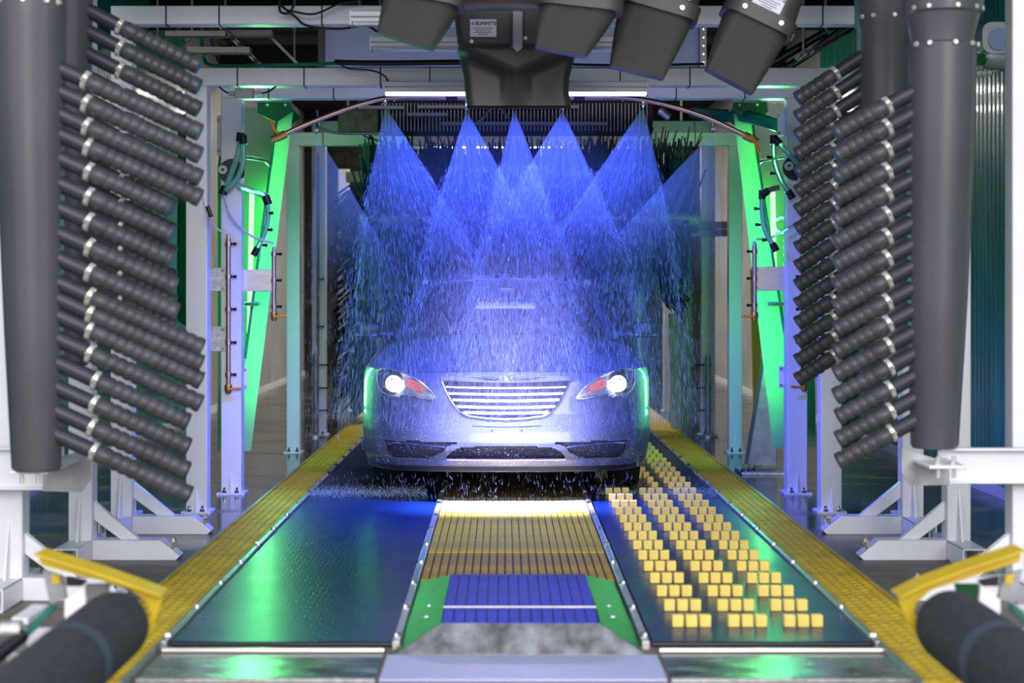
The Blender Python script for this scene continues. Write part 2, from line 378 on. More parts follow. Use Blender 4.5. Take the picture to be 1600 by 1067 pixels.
def text(name, s, size, m, parent, center, ux, uz, ext=0.0005):
    cu = bpy.data.curves.new(name, 'FONT'); cu.body = s; cu.size = size; cu.align_x = 'CENTER'; cu.align_y = 'CENTER'; cu.extrude = ext; cu.offset = size*0.03
    o = bpy.data.objects.new(name, cu); COL.objects.link(o)
    dg = bpy.context.evaluated_depsgraph_get(); me = bpy.data.meshes.new_from_object(o.evaluated_get(dg)); bpy.data.objects.remove(o)
    off = OFF[parent.name]; ux = Vector(ux).normalized(); uz = Vector(uz).normalized(); n = ux.cross(uz)
    M = Matrix((ux, uz, n)).transposed()
    for v in me.vertices: v.co = M @ v.co + Vector(center) - off
    me.materials.clear(); me.materials.append(MAT[m])
    o = bpy.data.objects.new(name, me); COL.objects.link(o); o.parent = parent; OFF[o.name] = off; return o
CX = 0.07
# ------------------------------------------------------------------ the building
o = MB().b2((-9, -4, -0.25), (9, 30, -0.02)).build('floor', 'concrete_wet', origin=(0, 0, -0.02), smooth=0); tag(o, kind='structure')
WLX, WRX, WY0, WY1, CZ = -3.3, 3.28, 5.6, 29.0, 4.3
cei = MB().b2((WLX-.2, WY0, CZ), (WRX+.2, WY1, CZ+.15)).build('ceiling', 'ceiling_dark', smooth=0); tag(cei, kind='structure')
wb = MB().b2((WLX, WY1, -0.02), (WRX, WY1+.2, CZ)).build('wall_back', 'back_dark', smooth=0); tag(wb, kind='structure')
def side_wall(name, X, sgn):
    w_ = MB().b2((X, WY0, -0.02), (X+sgn*.2, WY1, CZ)).build(name, 'tunnel_wall', smooth=0); tag(w_, kind='structure')
    off = OFF[w_.name]
    # corrugated cladding sheets, each sheet a part
    y = WY0; first = None; Wd = 0.9; i = 0
    while y < WY1-0.1:
        green = y < 17.5
        m = MB(); n = 18
        prof = []
        for k in range(n*4+1):
            t = k/(n*4)*(Wd-.01); ph = (k % 8)
            dep = (0, .001, .004, .004, .004, .001, 0, 0)[ph]
            prof.append((t, dep))
        ring0 = [(X-sgn*(.006+d_), y+t, 0.02) for t, d_ in prof]; ring1 = [(X-sgn*(.006+d_), y+t, CZ-.02) for t, d_ in prof]
        N = len(prof)
        m.add(ring0+ring1, [(k, k+1, N+k+1, N+k) for k in range(N-1)])
        m.build('wall_sheet', 'wall_panel_green' if green else 'tunnel_wall', w_, recalc=False, smooth=20)
        y += Wd; i += 1
    MB().b2((X-sgn*.03, WY0, -0.02), (X, WY1, 0.05)).build('base_rail', 'white_paint', w_)
    return w_
side_wall('wall_right', WRX, 1); side_wall('wall_left', WLX, -1)
# roof girders and service gear overhead, far end lumber
for y in (9.2, 12.9, 16.4, 20.4):
    g = thing('roof_girder', (0, y, 3.75), 'dark steel roof girder crossing above the tunnel, %s' % {9.2:'nearest the entrance', 12.9:'behind the grey panel', 16.4:'above the top brush', 20.4:'deepest in the tunnel'}[y], 'girder', 'roof girders')
    MB().b2((WLX, y-.06, 4.18), (WRX, y+.06, 4.2)).b2((WLX, y-.06, 3.78), (WRX, y+.06, 3.80)).build('flange', 'ceiling_dark', g)
    MB().b2((WLX, y-.006, 3.80), (WRX, y+.006, 4.18)).build('web', 'ceiling_dark', g)

# ------------------------------------------------------------------ arches of white square tube
def footplate(m, X, y, w_=.17):
    m.box((X, y, 0.008-0.02+0.0), (w_, w_, .016))
def arch(d, xl, xr, wd, ztop, bh, label, posts='plate', beam_over=0.0, mt='white_paint', name='steel_arch'):
    root = thing(name, ((xl+xr)/2, d, -0.02), label, 'frame')
    for X, sg in ((xl, 1), (xr, -1)):
        MB().b2((X-wd/2, d, -0.02), (X+wd/2, d+wd, ztop-bh)).build('post', mt, root, bevel=.006)
        if posts == 'plate':
            pl = MB().b2((X-wd*.68, d-.035, -0.02), (X+wd*.68, d+wd+.035, -0.006)).build('base_plate', mt, root)
            for bx in (-.3, .3):
                MB().tube((X+bx*wd, d-.02, -0.006), (X+bx*wd, d-.02, .03), .008, n=8).tube((X+bx*wd, d-.02, -0.006), (X+bx*wd, d-.02, .008), .016, n=6).build('anchor_bolt', 'chrome', pl)
            g = MB().add([(X-.004, d, -0.006), (X-.004, d, .13), (X-.004, d-.03, -0.006), (X+.004, d, -0.006), (X+.004, d, .13), (X+.004, d-.03, -0.006)], [(0,1,2),(3,5,4),(0,3,4,1),(1,4,5,2),(0,2,5,3)]).build('gusset', mt, root)
        else:
            # T foot: open tube towards the camera, outrigger towards the belt and a brace
            h = .1; t = .008
            m = MB(); y0 = d-.30; y1 = d+.30; a = X-wd/2-.0; b = X+wd/2+.0
            m.b2((a, y0, -0.02), (a+t, d, h-.02)).b2((b-t, y0, -0.02), (b, d, h-.02)).b2((a, y0, -0.02), (b, d, -0.02+t)).b2((a, y0, h-.02-t), (b, d, h-.02)).b2((a, d+wd, -.02), (b, y1, h-.02))
            ft = m.build('foot_tube', mt, root, bevel=.003)
            for q in (-.28, .28):
                MB().tube((X+q*wd, y0+.06, -0.02), (X+q*wd, y0+.06, h-.035), .008, n=8).build('anchor_bolt', 'chrome', ft)
            L = .44; o0 = X+sg*wd/2
            ou = MB().prism([(o0, -.02), (o0+sg*(L-.02), -.02), (o0+sg*L, .0), (o0+sg*(L-.10), h-.02), (o0, h-.02)], d+.0, d+wd, ).build('outrigger', mt, root, bevel=.003)
            for q in (.25, .75):
                MB().tube((o0+sg*(L-.045), d+wd*q, -0.015), (o0+sg*(L-.045), d+wd*q, .085), .009, n=8).tube((o0+sg*(L-.045), d+wd*q, .055), (o0+sg*(L-.045), d+wd*q, .07), .017, n=6).build('anchor_bolt', 'chrome', ou)
            MB().prism([(o0, .18), (o0, .27), (o0+sg*.23, h-.02), (o0+sg*.135, h-.02)], d+wd*.3, d+wd*.7).build('brace', mt, root, bevel=.003)
            MB().add([(X-.005, d, h-.02), (X-.005, d, .34), (X-.005, d-.07, h-.02), (X+.005, d, h-.02), (X+.005, d, .34), (X+.005, d-.07, h-.02)], [(0,1,2),(3,5,4),(0,3,4,1),(1,4,5,2),(0,2,5,3)]).build('gusset', mt, root)
    MB().b2((xl-wd/2-beam_over, d, ztop-bh), (xr+wd/2+beam_over, d+wd, ztop)).build('beam', mt, root, bevel=.006)
    # cable straps round the beam
    x = xl+.25; st = None
    while x < xr-.1:
        MB().b2((x-.004, d-.004, ztop-bh-.004), (x+.004, d+wd+.004, ztop+.004)).build('strap', 'cable_black', root)
        x += random.uniform(.28, .62)
    return root
A1 = arch(7.68, -2.16, 2.28, .12, 3.35, .12, 'nearest white square-tube frame on braced feet, carrying the dryer brackets', 'foot')
A2 = arch(8.85, -2.13, 2.29, .12, 3.22, .12, 'second white square-tube frame on braced feet', 'foot')
A3 = arch(9.80, -2.13, 2.28, .12, 2.925, .105, 'third white square-tube frame on braced feet, its beam crossing the top of the picture', 'foot')
A4 = arch(10.74, -1.875, 2.0, .13, 2.70, .11, 'white frame just in front of the spray arch, a junction box at its left corner')
A5 = arch(11.75, -1.82, 1.96, .137, 2.74, .115, 'white frame just behind the spray arch, posts carrying the vertical spray pipes')
A6 = arch(14.8, -1.77, 1.95, .113, 2.68, .113, 'white frame behind the green shields, in front of the brushes')
A7 = arch(16.6, -1.745, 1.93, .13, 2.95, .12, 'greyish white frame with slim upright pipes by its feet, deeper in the tunnel')
A8 = arch(20.0, -1.82, 1.88, .12, 3.0, .12, 'farthest white frame with narrow posts, behind the side brushes')

# horizontal white channel bracket carrying each dryer
def dryer_bracket(sgn, Xo, Xi, d, zt, zb, label):
    root = thing('dryer_bracket', ((Xo+Xi)/2, d, zb), label, 'bracket')
    MB().b2((Xo, d, zb), (Xi, d+.012, zt)).b2((Xo, d-.045, zt-.012), (Xi, d+.012, zt)).b2((Xo, d-.03, zb), (Xi, d+.012, zb+.012)).build('channel', 'white_paint', root, bevel=.003)
    # saddle under the duct
    a = sgn*1.975 if sgn < 0 else 1.915; b = a-sgn*.155; dep = .58 if sgn < 0 else .34
    MB().extr([(a, d-dep, zt-.045), (b, d-dep, zt-.045), (b, d-dep, zt-.06), (a, d-dep, zt-.06)], (0, dep, 0)).build('saddle', 'white_paint', root, bevel=.004)
    MB().prism([(a, zt-.06), (b-sgn*.05, zt+.0), (b-sgn*.05, zb+.05), (b-sgn*.01, zb-.005), (a, zb)], d-.06, d-.05).build('web_plate', 'dull_steel', root)
    for q in (.045, .11):
        x = a-sgn*q
        MB().tube((x, d-dep+.03, zt-.10), (x, d-dep+.03, zt-.01), .009, n=8).tube((x, d-dep+.03, zt-.045), (x, d-dep+.03, zt-.03), .016, n=6).build('bolt', 'bolt_pale', root)
    return root
dryer_bracket(-1, -2.36, -1.90, 7.60, .66, .475, 'white channel bracket holding the foot of the left black duct')
dryer_bracket(1, 2.9, 1.88, 7.62, .655, .50, 'white channel bracket holding the foot of the right black duct')

# ------------------------------------------------------------------ side air dryers
def ribbed(p0, dirv, L, r):
    m = MB(); pts = []; rs = []; n = max(3, int(L/.037)); pl = .02
    pts += [p0, p0+dirv*.02]; rs += [r*.86, r]
    st = .06
    pts.append(p0+dirv*st); rs.append(r)
    k = st
    while k < L-.02:
        for a, b in ((.006, .90), (.010, .88), (.014, 1.0), (.033, 1.02)):
            if k+a < L: pts.append(p0+dirv*(k+a)); rs.append(r*b)
        k += .038
    pts += [p0+dirv*L, p0+dirv*(L+.001), p0+dirv*(L-.03)]; rs += [r, r*.8, r*.75]
    m.path(pts, rs, 14); return m
def side_dryer(label, ctr_top, ctr_bot, prof, d, fingers, ductx, sgn, slope, rr, clampm='bolt_pale'):
    """prof: (z, radius) from the bottom up; fingers: (joint x, joint z, tip x)"""
    z0 = prof[0][0]; z1 = prof[-1][0]
    root = thing('side_dryer', (ctr_bot, d, z0), label, 'dryer')
    cxz = lambda z: ctr_bot+(ctr_top-ctr_bot)*(z-z0)/(z1-z0)
    m = MB(); rings = []
    for z, r in prof: rings.append([(cxz(z)+r*cos(2*pi*k/40), d+r*sin(2*pi*k/40), z) for k in range(40)])
    du = m.loft(rings).build('duct', 'duct_plastic', root)
    zc = z1
    for z, r in prof:
        pass
    for (zb, rb) in side_dryer.bolts:
        for a in (-2.6, -2.15, -1.45, -.85, -.45):
            x = cxz(zb)+rb*cos(a); y = d+rb*sin(a); nrm = Vector((cos(a), sin(a), 0))
            c = Vector((x, y, zb)); MB().tube(c, c+nrm*.010, .013, .010, n=8).build('bolt', 'bolt_pale', du)
    for jx, jz, tx in fingers:
        dv = Vector((sgn, 0, -slope)).normalized(); J = Vector((jx, d-.02, jz))
        st = J-dv*(abs(jx-ductx)/dv.x*sgn) if False else J-dv*((jx-ductx)*sgn/abs(dv.x)+.06)
        nz = MB().path([st, J-dv*.01, J], [rr*.88, rr*.88, rr*.80], 14).build('air_nozzle', 'hose_smooth', root)
        MB().path([J-dv*.004, J-dv*.003, J+dv*.014, J+dv*.018], [rr*.9, rr*1.10, rr*1.08, rr*.9], 14).tube(J+Vector((0, -rr*1.1, .0)), J+Vector((0, -rr*1.35, 0))+dv*.012, .010, n=8).build('clamp', clampm, nz)
        L = (tx-jx)*sgn/abs(dv.x)
        ribbed(J+dv*.014, dv, L-.02, rr).build('ribbed_hose', 'hose_rubber', nz, smooth=50)
    return root
def XZ(px, py, d): p = P(px, py, d); return p.x, p.z
def fing(lst, d):
    out = []
    for jx, jy, tx in lst:
        x, z = XZ(jx, jy, d); out.append((x, z, XZ(tx, 0, d)[0]))
    return out
d = 7.07
s_ = FPX/d
side_dryer.bolts = [(CAMZ+(459-8)/s_, .150)]
A_t = [316]*4+[270, 272, 272, 277, 279, 319, 318, 318, 317, 297, 298, 297, 300]
A_y = [126, 162, 198, 230, 268, 307, 346, 386, 425, 463, 489, 515, 551, 593, 630, 666, 704]
A_x = [134, 135, 136, 138, 139, 139, 139, 140, 140, 141, 142, 141, 141, 150, 147, 144, 147]
side_dryer('black side dryer duct at the left edge, its ribbed hoses slanting down to the right',
    XZ(42, 0, d)[0], XZ(57, 0, d)[0], [(.61, .088), (.625, .098), (1.2, .118), (1.9, .136), (2.40, .146), (2.44, .150), (2.60, .150), (2.62, .165), (2.9, .170)], d,
    fing(list(zip(A_x, A_y, A_t)), d), XZ(95, 0, d)[0], 1, .455, .0375)
d = 7.85
side_dryer.bolts = []
B_y = [42, 75, 110, 146, 182, 216, 247, 282, 320, 355, 392, 430, 468, 505]
side_dryer('second black side dryer duct on the left, half hidden behind the nearest one',
    XZ(98, 0, d)[0], XZ(100, 0, d)[0], [(1.0, .10), (1.02, .115), (2.3, .125), (3.1, .14)], d,
    fing([(188, y, 314 if i < 3 else 275) for i, y in enumerate(B_y)], d), XZ(142, 0, d)[0], 1, .50, .038)
d = 7.60; s_ = FPX/d
side_dryer.bolts = [(CAMZ+(459-17)/s_, .165), (CAMZ+(459-73)/s_, .150)]
C_y = [164.5+34.0*i for i in range(16)]
C_x = [1387+ (0 if i < 10 else (i-9)*1.1) for i in range(16)]
side_dryer('black side dryer duct on the right with bolted collar, ribbed hoses slanting down left',
    XZ(1476, 0, d)[0], XZ(1460, 0, d)[0], [(.655, .092), (.67, .102), (1.3, .128), (1.9, .143), (2.39, .146), (2.40, .134), (2.44, .138), (2.52, .158), (2.53, .170), (2.61, .172), (2.62, .160), (2.9, .160)], d,
    fing([(C_x[i], C_y[i], (1302, 1306)[i > 12]) for i in range(16)], d), XZ(1421, 0, d)[0], -1, .54, .0385)
d = 8.70; s_ = FPX/d
side_dryer.bolts = [(CAMZ+(459-30)/s_, .145)]
side_dryer('second black side dryer duct on the right, standing behind the collared one',
    XZ(1382, 0, d)[0], XZ(1382, 0, d)[0], [(.98, .10), (1.0, .118), (2.3, .134), (2.62, .134), (2.64, .145), (3.1, .15)], d,
    fing([(1306-(2 if i > 2 else 0), 115+29.3*i, 1243) for i in range(16)], d), XZ(1342, 0, d)[0], -1, .66, .0385)

# ------------------------------------------------------------------ overhead air outlets
def sticker(parent, c, ux, uz, w_, h):
    ux = Vector(ux).normalized(); uz = Vector(uz).normalized(); n = ux.cross(uz)
    if n.y > 0: n = -n
    c = Vector(c)+n*.002
    m = MB().loft([[c-ux*w_/2-uz*h/2, c+ux*w_/2-uz*h/2, c+ux*w_/2+uz*h/2, c-ux*w_/2+uz*h/2], [q+n*.0015 for q in (c-ux*w_/2-uz*h/2, c+ux*w_/2-uz*h/2, c+ux*w_/2+uz*h/2, c-ux*w_/2+uz*h/2)]])
    s = m.build('sticker', 'sticker', parent)
    cc = c+n*.0022
    text('lettering', "SONNY'S", h*.29, 'ink', s, cc+uz*h*.26+ux*w_*.09+n*.001, ux, uz)
    for i, (ww) in enumerate((.78, .60, .66, .40)):
        q = cc-uz*(h*(.02+.12*i)); MB().loft([[q-ux*w_*ww/2, q+ux*w_*ww/2, q+ux*w_*ww/2+uz*h*.035, q-ux*w_*ww/2+uz*h*.035], [r+n*.0004 for r in (q-ux*w_*ww/2, q+ux*w_*ww/2, q+ux*w_*ww/2+uz*h*.035, q-ux*w_*ww/2+uz*h*.035)]]).build('small_print', 'ink', s)
    q = cc-ux*w_*.41+uz*h*.26
    MB().loft([[q+ux*.011*cos(a)*(1 if k % 2 else .45)+uz*.012*sin(a)*(1 if k % 2 else .45) for k, a in enumerate([2*pi*j/10 for j in range(10)])], [q+n*.0005+ux*.011*cos(a)*(1 if k % 2 else .45)+uz*.012*sin(a)*(1 if k % 2 else .45) for k, a in enumerate([2*pi*j/10 for j in range(10)])]]).build('emblem', 'ink_blue', s)
    return s
# centre double outlet
def center_outlet():
    d = 8.7; s_ = FPX/d
    root = thing('air_outlet', P(805, 165, d), 'wide black double air outlet hanging in the middle with a white sticker', 'air outlet', 'overhead air outlets')
    rows = [(-60, 700, 915), (0, 702, 913), (28, 711, 908), (42, 712, 906), (75, 716, 901), (76, 714, 902), (95, 719, 897), (120, 725, 890), (140, 726, 889), (158, 728, 892), (165, 729, 893)]
    NX, NZ = 60, 50; front = []
    def sides(y):
        for i in range(len(rows)-1):
            if rows[i][0] <= y <= rows[i+1][0]:
                t = (y-rows[i][0])/(rows[i+1][0]-rows[i][0]); return rows[i][1]+(rows[i+1][1]-rows[i][1])*t, rows[i][2]+(rows[i+1][2]-rows[i][2])*t
        return rows[-1][1:]
    def bulge(x, y):
        # upper body swells forwards as a V with a stem running down the middle
        u = abs(x-806)/92.0
        yv = 122-38*u**0.8 if u < 1 else 84
        yv = 122-42*min(u, 1)**1.0
        stem = max(0, 1-abs(x-806)/24.0)**.7*max(0, 1-(y-110)/55.0) if y > 100 else 0
        k = 1/(1+math.exp((y-yv)/3.2))
        return .11*max(k, stem*.75)
    verts = []; ys = [-60+(225)*j/NZ for j in range(NZ+1)]
    for j, y in enumerate(ys):
        a, b = sides(y)
        for i in range(NX+1):
            t = i/NX; x = a+(b-a)*t; e = min(t, 1-t)
            rnd = .05*(max(0, 1-e/.07))**2
            groove = .012 if 74 < y < 77.5 else 0
            yy = d-bulge(x, y)+rnd+groove
            p = P(x, y, d); verts.append((p.x, yy, p.z))
    faces = [(j*(NX+1)+i, j*(NX+1)+i+1, (j+1)*(NX+1)+i+1, (j+1)*(NX+1)+i) for j in range(NZ) for i in range(NX)]
    nb = len(verts); bottom = NZ*(NX+1)
    back = []
    for j, y in enumerate(ys):
        a, b = sides(y); dep = .34-.22*max(0, (y+60)/225)
        for i in range(NX+1):
            p = P(a+(b-a)*i/NX, y, d); back.append((p.x, d+dep, p.z))
    verts += back
    faces += [(nb+j*(NX+1)+i, nb+(j+1)*(NX+1)+i, nb+(j+1)*(NX+1)+i+1, nb+j*(NX+1)+i+1) for j in range(NZ) for i in range(NX)]
    for j in range(NZ):
        for e in (0, NX):
            faces.append((j*(NX+1)+e, (j+1)*(NX+1)+e, nb+(j+1)*(NX+1)+e, nb+j*(NX+1)+e))
    m = MB().add(verts, faces); m.build('outlet_shell', 'nozzle_plastic', root, smooth=50)
    # bracket in the notch
    c = P(808, 66, d-.145)
    nt_ = MB().prism([(P(796, 30, d).x, P(0, 20, d).z), (P(795, 0, d).x, P(0, 78, d).z), (P(807, 0, d).x, P(0, 93, d).z), (P(820, 0, d).x, P(0, 78, d).z), (P(820, 0, d).x, P(0, 20, d).z)], d-.118, d-.10).build('notch', 'car_black', root)
    MB().prism([(P(801, 0, d).x, P(0, 20, d).z), (P(801, 0, d).x, P(0, 80, d).z), (P(808, 0, d).x, P(0, 88, d).z), (P(816, 0, d).x, P(0, 80, d).z), (P(816, 0, d).x, P(0, 20, d).z)], d-.135, d-.12).build('strap_bracket', 'lamp_grey', root, bevel=.002)
    c = P(737, 65, d-.115); MB().tube(c, c+Vector((0, -.012, 0)), .010, n=8).build('bolt', 'bolt_pale', root)
    c = P(821, 60, d-.115); MB().tube(c, c+Vector((0, -.012, 0)), .009, n=8).build('bolt', 'bolt_pale', root)
    sticker(root, P(755, 44, d-.115), (1, 0, 0), (0, 0, 1), .128, .085)
center_outlet()

def air_outlet(label, d, fl, fr_, ol, orr, top, thick=.26, stk=None, bolts=True, flip=1):
    """flange line fl-fr, outlet line ol-or, in the photograph; top: where the feed duct comes from"""
    FL, FR, OL, OR = (P(*q, d) for q in (fl, fr_, ol, orr))
    c = (FL+FR)/2; root = thing('air_outlet', (OL+OR)/2, label, 'air outlet', 'overhead air outlets')
    ux = (FR-FL).normalized(); uz = Vector((-ux.z, 0, ux.x))
    if uz.z < 0: uz = -uz
    Y = Vector((0, 1, 0)); W = (FR-FL).length
    ring = lambda cc, w_, th, r, dy=0: rrect(cc+Vector((0, dy, 0)), ux, Y, w_, th, r)
    rings = []
    oc = (OL+OR)/2; ou = (OR-OL).normalized(); OW = (OR-OL).length
    for t in (0, .15, .35, .6, .85, 1):
        cc = c.lerp(oc, t); uu = ux.lerp(ou, t).normalized(); ww = W*.96+(OW-W*.96)*t**1.2
        rings.append(rrect(cc+Vector((0, .02*t, 0)), uu, Y, ww, thick+( .12-thick)*t, .09-.075*t, 6))
    MB().loft(rings).build('outlet_shell', 'nozzle_plastic', root, smooth=50)
    MB().loft([ring(c-uz*.012, W*.99, thick+.01, .08), ring(c-uz*.012, W*1.06, thick+.04, .08), ring(c+uz*.055, W*1.06, thick+.04, .08), ring(c+uz*.055, W*1.0, thick+.01, .08)]).build('flange', 'nozzle_plastic', root, smooth=40)
    T = P(*top, d)
    MB().loft([ring(c+uz*.05, W*.99, thick+.01, .08), rrect(T, ux, Y, W*1.0, thick, .12)]).build('feed_duct', 'nozzle_plastic', root)
    if bolts:
        for q in (-.28, .28):
            b = c+ux*W*q+uz*.022+Vector((0, -(thick+.04)/2, 0)); MB().tube(b, b+Vector((0, -.012, 0)), .011, n=8).build('bolt', 'bolt_pale', root)
        for q in (0, .02):
            b = c+flip*ux*(W*.515)+uz*(.03-q)+Vector((0, .0, 0)); MB().tube(b, b+flip*ux*.014, .010, n=8).build('bolt', 'bolt_pale', root)
    if stk: sticker(root, c+uz*stk[0]+ux*stk[1]+Vector((0, -(thick+.01)/2, 0)), ux, uz, .14, .095)
    return root
air_outlet('black air outlet hanging right of the middle one, tilted slightly to the left', 8.3, (966, 2), (1084, 36), (953, 104), (1037, 124), (1040, -110), .30, (.115, .06))
air_outlet('rightmost black air outlet with a white sticker, steeply tilted to the left', 8.3, (1131, 15), (1230, 62), (1103, 108), (1176, 147), (1235, -120), .30, (.10, .0))
air_outlet('left black air outlet curving down from the overhead manifold', 7.9, (600, -12), (722, 12), (590, 51), (676, 78), (690, -130), .24, None, False)
air_outlet('black air outlet just right of the middle one, squared mouth angled left', 7.9, (842, 6), (968, 20), (836, 74), (916, 89), (960, -140), .24, None, False)
# manifold across the top
m = MB(); d = 8.0; rings = []
xs = [640+ (940-640)*i/24 for i in range(25)]
for x in xs:
    t = (x-640)/300; yb = 24-9*sin(pi*t)+3*t; zt = P(x, -70, d).z; zb = P(x, yb, d).z; X = P(x, 0, d).x
    rings.append(rrect((X, d-.06, (zt+zb)/2), (0, 1, 0), (0, 0, 1), .34, zt-zb, .10, 5))
m.loft(rings).build('air_manifold', 'nozzle_plastic', smooth=50)
tag(bpy.data.objects['air_manifold'], 'black curved air manifold across the top of the picture feeding the outlets', 'manifold')
# ------------------------------------------------------------------ belts and decks
BY0, BY1 = 6.68, 24.0
def belt(label, xa, xb):
    root = thing('conveyor_belt', ((xa+xb)/2, BY0, -.02), label, 'conveyor belt')
    MB().b2((xa, BY0, -.018), (xb, BY1, 0)).build('belt_surface', 'belt', root, smooth=0)
    # rounded front nose of the belt
    MB().path([(xa, BY0, -.010), (xb, BY0, -.010)], .0095, 10).build('belt_nose', 'car_black', root)
    return root
bl = belt('dark flat conveyor belt on the left, smooth and wet, without blocks', -1.262, -.425)
br = belt('dark conveyor belt on the right carrying rows of yellow blocks', .565, 1.395)
blk = None
for r in range(26):
    y = 6.985+.352*r
    if y > 15.9: break
    for g in range(3):
        for k in range(3):
            x = .690+.2215*g+.0545*k+.001*r*0
            if 11.75 < y < 12.45 and x < 1.0: continue
            if 14.4 < y < 15.2 and x < 1.0: continue
            if blk is None:
                blk = MB().b2((x-.0225, y-.02, 0), (x+.0225, y+.02, .048)).build('block', 'block_yellow', br, bevel=.004); bx0, by0 = x, y
                # bake the bevel so that copies share it
            else: copy_part(blk, br, (x-bx0, y-by0, 0), False)
# side gratings, one panel after another, each with raised pads
def grating(label, xa, xb):
    root = thing('yellow_grating', ((xa+xb)/2, 5.9, -.02), label, 'grating', 'yellow walkway gratings')
    y = 5.95; pan = None; L = .60; y0 = y
    cols = 5; cw = (xb-xa-.03)/cols; rows = 8; rw = L/rows
    while y < 21.5:
        if pan is None:
            pan = MB().b2((xa, y+.002, -.02), (xb, y+L-.002, .006)).build('grating_panel', 'groove_dark', root, smooth=0)
            m = MB()
            for i in range(cols):
                for j in range(rows):
                    cx = xa+.015+cw*(i+.5); cy = y+rw*(j+.5)+(rw*.25 if i % 2 else -rw*.0)
                    a, b = cw*.5-.003, rw*.5-.0035
                    y_lo = max(y+.003, cy-b); y_hi = min(y+L-.003, cy+b)
                    t = .007
                    m.add([(cx-a, y_lo, .006), (cx+a, y_lo, .006), (cx+a, y_hi, .006), (cx-a, y_hi, .006), (cx-a+t, y_lo+t, .012), (cx+a-t, y_lo+t, .012), (cx+a-t, y_hi-t, .012), (cx-a+t, y_hi-t, .012)],
                          [(4,5,6,7),(0,1,5,4),(1,2,6,5),(2,3,7,6),(3,0,4,7)])
            for q in (xa+.006, xb-.006): m.b2((q-.006, y+.003, .006), (q+.006, y+L-.003, .013))
            pads = m.build('tread_pads', 'yellow_grating', pan, kind='stuff', smooth=0); kid(pan, pads)
        else: copy_part(pan, root, (0, y-y0, 0))
        y += L
    MB().b2((xa-.012, 5.95, -.02), (xa-.002, 21.5, .012)).b2((xb+.002, 5.95, -.02), (xb+.012, 21.5, .012)).build('edge_angle', 'dull_steel', root)
grating('yellow moulded grating strip along the left belt', -1.548, -1.30)
grating('yellow moulded grating strip along the right belt', 1.425, 1.675)
# rails with bolt heads
def rail(label, X, y0=6.62, y1=22, w_=.03, h=.022):
    root = thing('edge_rail', (X, y0, -.02), label, 'rail')
    MB().b2((X-w_/2, y0, -.02), (X+w_/2, y1, h-.02+.012)).build('rail_bar', 'brushed_steel', root, bevel=.003)
    first = None; y = y0+.1
    while y < 16:
        if first is None: first = MB().tube((X, y, .010), (X, y, .026), .016, .013, n=8).build('bolt', 'chrome', root); yy = y
        else: copy_part(first, root, (0, y-yy, 0), False)
        y += .61
rail('steel edge rail between the left belt and the middle deck', -.405)
rail('steel edge rail between the middle deck and the block belt', .535)
rail('thin steel rail between the left belt and the yellow strip', -1.28, w_=.022)
rail('thin steel rail between the block belt and the yellow strip', 1.41, w_=.022)
# middle deck: lengthwise slats in sections
deck = thing('slatted_deck', (CX, 8.1, -.02), 'slatted yellow middle deck between the two belts, running under the car', 'deck')
DX0, DX1, NS = -.385, .515, 23; sw = (DX1-DX0)/NS
MB().b2((DX0, 8.1, -.02), (DX1, 20, -.012)).build('deck_tray', 'deck_gap', deck, smooth=0)
def section(ya, yb, mt, z, gap):
    f = None
    for i in range(NS):
        if f is None:
            f = MB().b2((DX0+gap/2, ya+.004, -.012), (DX0+sw-gap/2, yb-.004, z)).build('slat', mt, deck, bevel=.0025)
        else: copy_part(f, deck, (sw*i, 0, 0), False)
section(8.10, 8.95, 'deck_tan', .004, .008)
section(8.95, 10.15, 'deck_yellow', .006, .0045)
section(10.15, 11.35, 'deck_yellow', .006, .006)
section(11.35, 13.2, 'deck_shade', .006, .006)
section(13.2, 15.5, 'deck_shade', .006, .006)
# raised end cover
cv = thing('end_cover', (CX, 7.3, -.02), 'raised metal cover plate at the end of the middle deck, blue and green reflections painted on', 'cover')
def quadplate(name, pts, mt, parent, th=.006, kind=None):
    pts = [Vector(p) for p in pts]; n = (pts[1]-pts[0]).cross(pts[2]-pts[0]).normalized()
    if n.z < 0: n = -n
    return MB().loft([pts, [p-n*th for p in pts]]).build(name, mt, parent, bevel=.0015)
zt = .098; ya, ym, yb, yf = 7.66, 6.86, 6.60, 6.50
TL, TR = (-.228, ya, zt), (.352, ya, zt); ML, MR = (-.235, ym, zt), (.360, ym, zt); NL, NR = (-.235, yb, zt-.012), (.363, yb, zt-.012)
BL, BR = (-.385, 8.09, 0.0), (.505, 8.09, 0.0); FL_, FR_ = (-.405, yf, -.012), (.525, yf, -.012)
quadplate('rear_slope', [TL, TR, BR, BL], 'deck_tan', cv)
# ribbed metal top in strips, reflected blue put into their colour
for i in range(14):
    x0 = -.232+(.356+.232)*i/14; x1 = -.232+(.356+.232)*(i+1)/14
    MB().b2((x0+.0015, ym+.006, zt-.008), (x1-.0015, ya-.002, zt+.002)).build('top_strip', 'cover_blue_reflection', cv)
    quadplate('lower_strip', [(x0+.0015, ym-.006, zt+.001), (x1-.0015, ym-.006, zt+.001), (x1-.0015, yb+.002, zt-.010), (x0+.0015, yb+.002, zt-.010)], 'cover_blue_reflection', cv)
MB().tube((-.236, ym, zt+.001), (.361, ym, zt+.001), .0045, n=8).build('weld_seam', 'brushed_steel', cv)
lb = (-.398, ym, -.005)
quadplate('side_plate', [TL, ML, (-.402, 6.9, -.004), BL], 'cover_green_reflection', cv); quadplate('side_plate', [TR, BR, (.522, 6.9, -.004), MR], 'cover_green_reflection', cv)
quadplate('side_plate', [ML, NL, FL_, (-.402, 6.89, -.004)], 'cover_green_reflection', cv); quadplate('side_plate', [MR, (.522, 6.89, -.004), FR_, NR], 'cover_green_reflection', cv)
